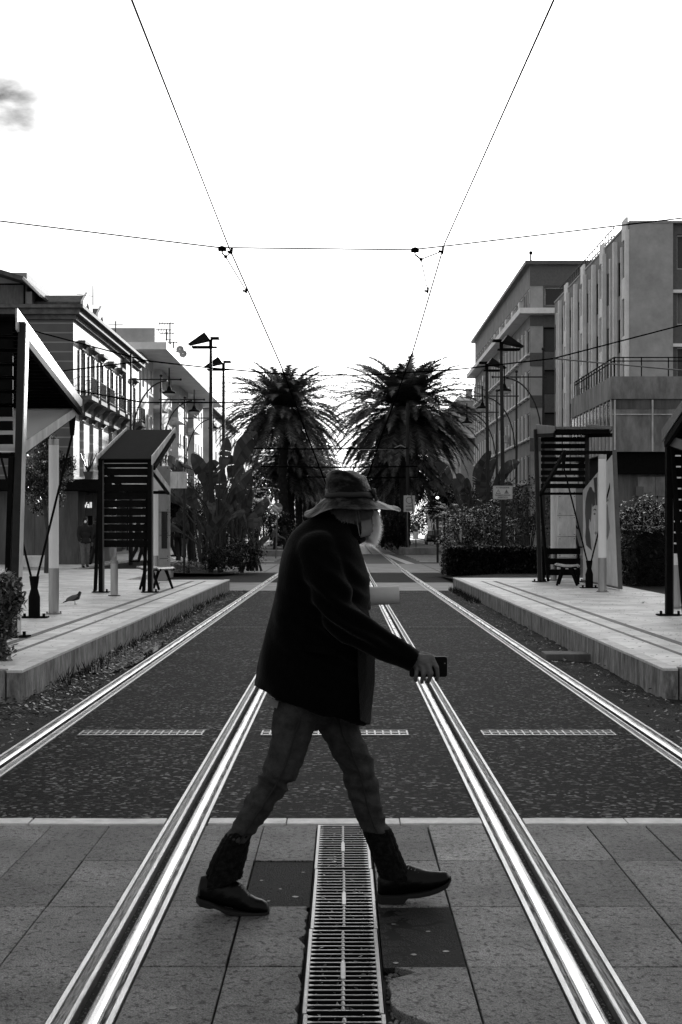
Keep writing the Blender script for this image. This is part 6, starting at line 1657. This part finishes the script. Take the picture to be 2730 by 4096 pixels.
# ---- things carried
o = empty('mobile_phone', h_(985,1533,.018), 'black mobile phone held low in the striding person\'s hand', 'phone')
cx, cz = h_(985,1533).x, h_(985,1533).z; w_, hh = .0755, .0405; y0 = Dh+.012
def rrect(w, h, c): return [(cx+a*(w-c)+c*cos(t),cz+b_*(h-c)+c*sin(t)) for a,b_,t0 in ((1,1,0),(-1,1,pi/2),(-1,-1,pi),(1,-1,1.5*pi)) for t in (t0,t0+pi/6,t0+pi/3,t0+pi/2)]
k = MB(); k.prism(rrect(w_,hh,.010),'y',y0,y0+.009); k.build('case', MT['phone'], o)
k = MB(); k.prism(rrect(w_+.0008,hh+.0008,.0108),'y',y0+.003,y0+.006); k.build('metal_rim', MT['stainless'], o)
k = MB(); k.tube([(cx+.066,y0-.0008,cz+.014),(cx+.066,y0-.0001,cz+.014)],.0022,8); k.build('camera_lens', MT['stainless'], o)
o = empty('paper_roll', rl0, 'thick roll of white paper tucked under the striding person\'s far arm', 'paper roll')
k = MB(); d = (rl1-rl0).normalized(); n = 40; a_ = Vector((0,1,0)); c2 = d.cross(a_).normalized()
rings = []
for e in (rl0-d*.03, rl1):
    rings.append([e+(a_*cos(t)+c2*sin(t))*.0385 for t in [2*pi*i/n for i in range(n)]])
rings.append([rl1+(a_*cos(t)+c2*sin(t))*.036-d*.0 for t in [2*pi*i/n for i in range(n)]]); rings.append([rl1-d*.1+(a_*cos(t)+c2*sin(t))*.034 for t in [2*pi*i/n for i in range(n)]])
b0 = 0
for r_ in rings: k.v += [tuple(p) for p in r_]
for i in range(3):
    for q in range(n): q2 = (q+1)%n; k.f.append([i*n+q,i*n+q2,(i+1)*n+q2,(i+1)*n+q]); k.mi.append(0)
k.build('sheet', MT['paper'], o, smooth=False)
k = MB(); pts = [rl1+d*.001+(a_*cos(t)+c2*sin(t))*(.0345-.0011*t) for t in [2*pi*i/24 for i in range(72)]]
for p_, q_ in zip(pts, pts[1:]): k.quad(p_, q_, q_-d*.08, p_-d*.08)
k.build('inner_turns', MT['paper'], o, fixn=False)
# ------------------------------------------------------------------ bystanders
def walker(label, px, py, D, h=1.7, face=0, stride=.25, coat='cloth1', trou='cloth1', mask=False, bag=False, arms=.15, hat=False, group='passers-by'):
    """a walking or standing figure; face = heading angle (0 = +X)"""
    base = P(px, py, D); x, y, z = base.x, D, base.z
    o = empty('person', (x,y,z), label, 'person', group); S_ = h/1.75
    f = Vector((cos(face),sin(face),0)); l = Vector((-sin(face),cos(face),0)); Z = Vector((0,0,1))
    q = lambda a, b_, c_: Vector((x,y,z))+(f*a+l*b_+Z*c_)*S_
    an = [q(-stride,.09,.09), q(stride,-.09,.07)]; kn = [q(-stride*.35+.02,.095,.50), q(stride*.6,-.095,.50)]; hi = [q(0,.09,.93), q(0,-.09,.93)]
    def trunk(mb, g_): 
        for (pp, rr) in ((q(0,0,.95),(.13,.15,.13)),(q(0,0,1.15),(.12,.15,.17)),(q(0,0,1.33),(.125,.18,.15))): mb.sphere(pp, tuple(a*S_*g_ for a in (max(rr[0],rr[1]) if abs(f.x) < .7 else rr[0], rr[1] if abs(f.x) >= .7 else rr[0]*1.1, rr[2])), 14, 10)
    sh = [q(0,.19,1.40), q(0,-.19,1.40)]; el = [q(-arms*.5,.24,1.12), q(arms*.4,-.24,1.12)]; wr = [q(arms*.8,.23,.90), q(arms*1.6+.05,-.22,.92)]
    b = MB(); trunk(b, .95)
    for i in (0,1):
        chain(b, [hi[i],kn[i],an[i]], [.085*S_,.055*S_,.038*S_], 8); cap(b, an[i], an[i]+f*.17*S_-Z*.035*S_, .036*S_, .03*S_, 8)
        chain(b, [sh[i],el[i],wr[i]], [.055*S_,.042*S_,.03*S_], 8)
        chain(b, [wr[i], wr[i]-Z*.09*S_+f*.02], [.03*S_,.024*S_], 8)
        for k_ in range(4): cap(b, wr[i]-Z*.09*S_+l*(.024-.016*k_)*S_, wr[i]-Z*.165*S_+l*(.024-.016*k_)*S_+f*.03*S_, .011*S_, .009*S_, 6)
        cap(b, wr[i]-Z*.03*S_+f*.02*S_, wr[i]-Z*.10*S_+f*.05*S_, .012*S_, .009*S_, 6)
    cap(b, q(0,0,1.42), q(.01,0,1.55), .06*S_, .055*S_); b.sphere(q(.01,0,1.645), (.092*S_,.08*S_,.115*S_), 14, 10); b.sphere(q(.10,0,1.62),(.018*S_,.018*S_,.022*S_),8,6)
    finish(to_mesh('body', b, .013*S_, 2, .5), MT['skin'], o, 'body')
    c = MB(); trunk(c, 1.16); c.tube([q(0,0,.84),q(0,0,.98)],[.185*S_,.175*S_],14)
    for i in (0,1): chain(c, [sh[i],el[i],wr[i]], [.078*S_,.066*S_,.05*S_], 8)
    cap(c, q(0,0,1.40), q(0,0,1.49), .13*S_, .085*S_)
    finish(to_mesh('jacket', c, .016*S_, 3, .5), MT[coat], o, 'jacket', lambda p, n_: .012*noise.noise(p*9))
    t = MB()
    for i in (0,1): chain(t, [hi[i],kn[i],an[i]+Z*.03*S_], [.108*S_,.078*S_,.066*S_], 8)
    cap(t, hi[0], hi[1], .115*S_, .115*S_)
    finish(to_mesh('trousers', t, .014*S_, 2, .5), MT[trou], o, 'trousers', lambda p, n_: .01*noise.noise(Vector((p.x*8,p.y*8,p.z*18))))
    for i in (0,1):
        s_ = MB(); a = an[i]; s_.sphere(a-Z*.04*S_,(.05*S_,.05*S_,.05*S_),10,6); cap(s_, a-Z*.05*S_, a+f*.19*S_-Z*.055*S_, .042*S_, .034*S_, 8); s_.build('shoe', MT['leather'], o, smooth=True)
    hr = MB(); hr.lathe([(.001,.128),(.05,.118),(.085,.075),(.098,.02),(.096,-.03),(.088,-.06)], (0,0,0), 16)
    hr.v = [tuple(q(.01,0,1.645)+(Vector(v)*S_*1.0)-f*.018*S_) for v in hr.v]; hr.build('cap' if hat else 'hair', MT['cloth1'], o, smooth=True)
    if mask:
        mk = MB(); mk.sphere(q(.075,0,1.60),(.045*S_,.055*S_,.05*S_),10,8); mk.build('face_mask', MT['rwhite'], o, smooth=True)
    if bag:
        bg_ = MB(); c0 = wr[1]-Z*.2*S_; bg_.box(c0.x-.13,c0.x+.13,c0.y-.08,c0.y+.08,c0.z-.22,c0.z); bg_.tube([c0+Vector((-.08,0,0)),c0+Vector((0,0,.12)),c0+Vector((.08,0,0))],.012,6)
        bo = bg_.build('carried_bag', MT['cloth1'], None); tag(bo, 'dark bag held by %s' % label[:60].rstrip(), 'bag')
    return o
walker('person in a dark hooded jacket, pale mask and lighter trousers on the left pavement', 196, 1303, 47.6, 1.66, R(-70), .1, 'cloth1', 'cloth2', True, arms=.05)
walker('person walking in dark clothes, partly hidden by the far left shelter slats', 222, 1296, 49.5, 1.66, R(160), .3, 'cloth1', 'cloth1', False)
walker('person with light trousers and dark top walking away under the signboard', 427, 1281, 60, 1.7, R(80), .15, 'cloth1', 'cloth3')
walker('person all in dark walking beside the one in light trousers', 410, 1278, 63, 1.72, R(80), .15, 'cloth1', 'cloth1')
walker('person in dark clothes right of the steel totem on the left pavement', 392, 1279, 59, 1.65, R(200), .2, 'cloth1', 'cloth1')
walker('person seen below the shelter slats, first of two pairs of legs', 318, 1292, 54, 1.7, R(10), .28, 'cloth1', 'cloth1')
walker('person seen below the shelter slats, second of two pairs of legs', 337, 1290, 55, 1.72, R(190), .28, 'cloth1', 'cloth1')
walker('standing person in a cap and dark puffy jacket under the no entry sign', 632, 1272, 88, 1.74, R(10), .08, 'cloth2', 'cloth1', False, hat=True, arms=.35, group='people under the no entry sign')
walker('person in black facing the one in the cap under the no entry sign', 655, 1270, 88.5, 1.68, R(185), .08, 'cloth1', 'cloth1', False, arms=.3, group='people under the no entry sign')
walker('dark figure walking behind the low hedge right of the mast', 1212, 1256, 66, 1.68, R(90), .12, 'cloth1', 'cloth1')
walker('dark figure walking right beyond the far right shelter, beside the totem', 1314, 1258, 66, 1.7, R(-10), .3, 'cloth1', 'cloth1')
walker('tiny figure far down the left pavement beside the palms', 590, 1262, 100, 1.7, R(70), .15, 'cloth1', 'cloth2')
# kerb block below the no entry sign
k = MB(); a = P(598,1270,84).x; k.box(a,P(672,1270,84).x,83.5,86,-.05,.36); tag(k.build('concrete_kerb_block', MT['conc'], bevel=.03), 'low concrete block at the foot of the no entry sign', 'kerb block')
# pigeons
def pigeon(label, x, y, z, s, face):
    o = empty('pigeon', (x,y,z), label, 'pigeon'); f = Vector((cos(face),sin(face),0)); Z = Vector((0,0,1)); l = Vector((-sin(face),cos(face),0))
    q = lambda a, b_, c_: Vector((x,y,z))+(f*a+l*b_+Z*c_)*s
    b = MB(); chain(b, [q(-.09,0,.085),q(-.02,0,.11),q(.05,0,.125),q(.085,0,.17),q(.095,0,.205)], [.03,.052,.05,.03,.024], 12); cap(b, q(-.09,0,.08), q(-.19,0,.035), .022, .008); cap(b, q(.115,0,.203), q(.138,0,.193), .007, .003)
    finish(to_mesh('body', b, .006*s, 3, .5), MT['darkmid'], o, 'body')
    for sg in (-1,1):
        w = MB(); w.sphere((0,0,0),(1,1,1),12,8); ax = q(-.04,.045*sg,.115); w.v = [tuple(ax+(f*v[0]*.10-Z*v[0]*-.035+Z*v[2]*.038+l*v[1]*.014)*s) for v in w.v]; w.build('wing', MT['fascia_dull'], o, smooth=True)
        k = MB(); k.tube([q(.01,.02*sg,.07),q(.015,.02*sg,.0)],.005*s,5); k.tube([q(.0,.02*sg,.004),q(.04,.02*sg,.004)],.005*s,5); k.build('leg', MT['conc'], o)
p = P(171,1388,24.3); pigeon('pigeon standing on the left platform by the white light column', p.x, 24.3, PZ, .98, R(15))
p = P(432,1084,45); pigeon('pigeon perched on top of the grey signboard', P(424,1084,45).x, 45.02, P(424,1084,45).z+.0, 1.5, R(200))
# small scraps
k = MB(); p = P(1478,1390,24); rnd = random.Random(3)
for i in range(14):
    c_ = Vector((p.x+rnd.uniform(-.08,.08),24+rnd.uniform(-.1,.1),PZ+.02+rnd.random()*.02)); k.add([c_+Vector((rnd.uniform(-.05,.05),rnd.uniform(-.05,.05),rnd.uniform(0,.03))) for _ in range(3)],[(0,1,2)])
tag(k.build('crumpled_wrapper', MT['paper'], fixn=False), 'crumpled pale wrapper lying on the right platform', 'litter')
# low timber step beside the right rail
k = MB(); k.box(2.42,3.0,16.9,17.35,-.03,.075); tag(k.build('timber_step', MT['concdark'], bevel=.01), 'dark timber step between the right rail and the platform', 'step')
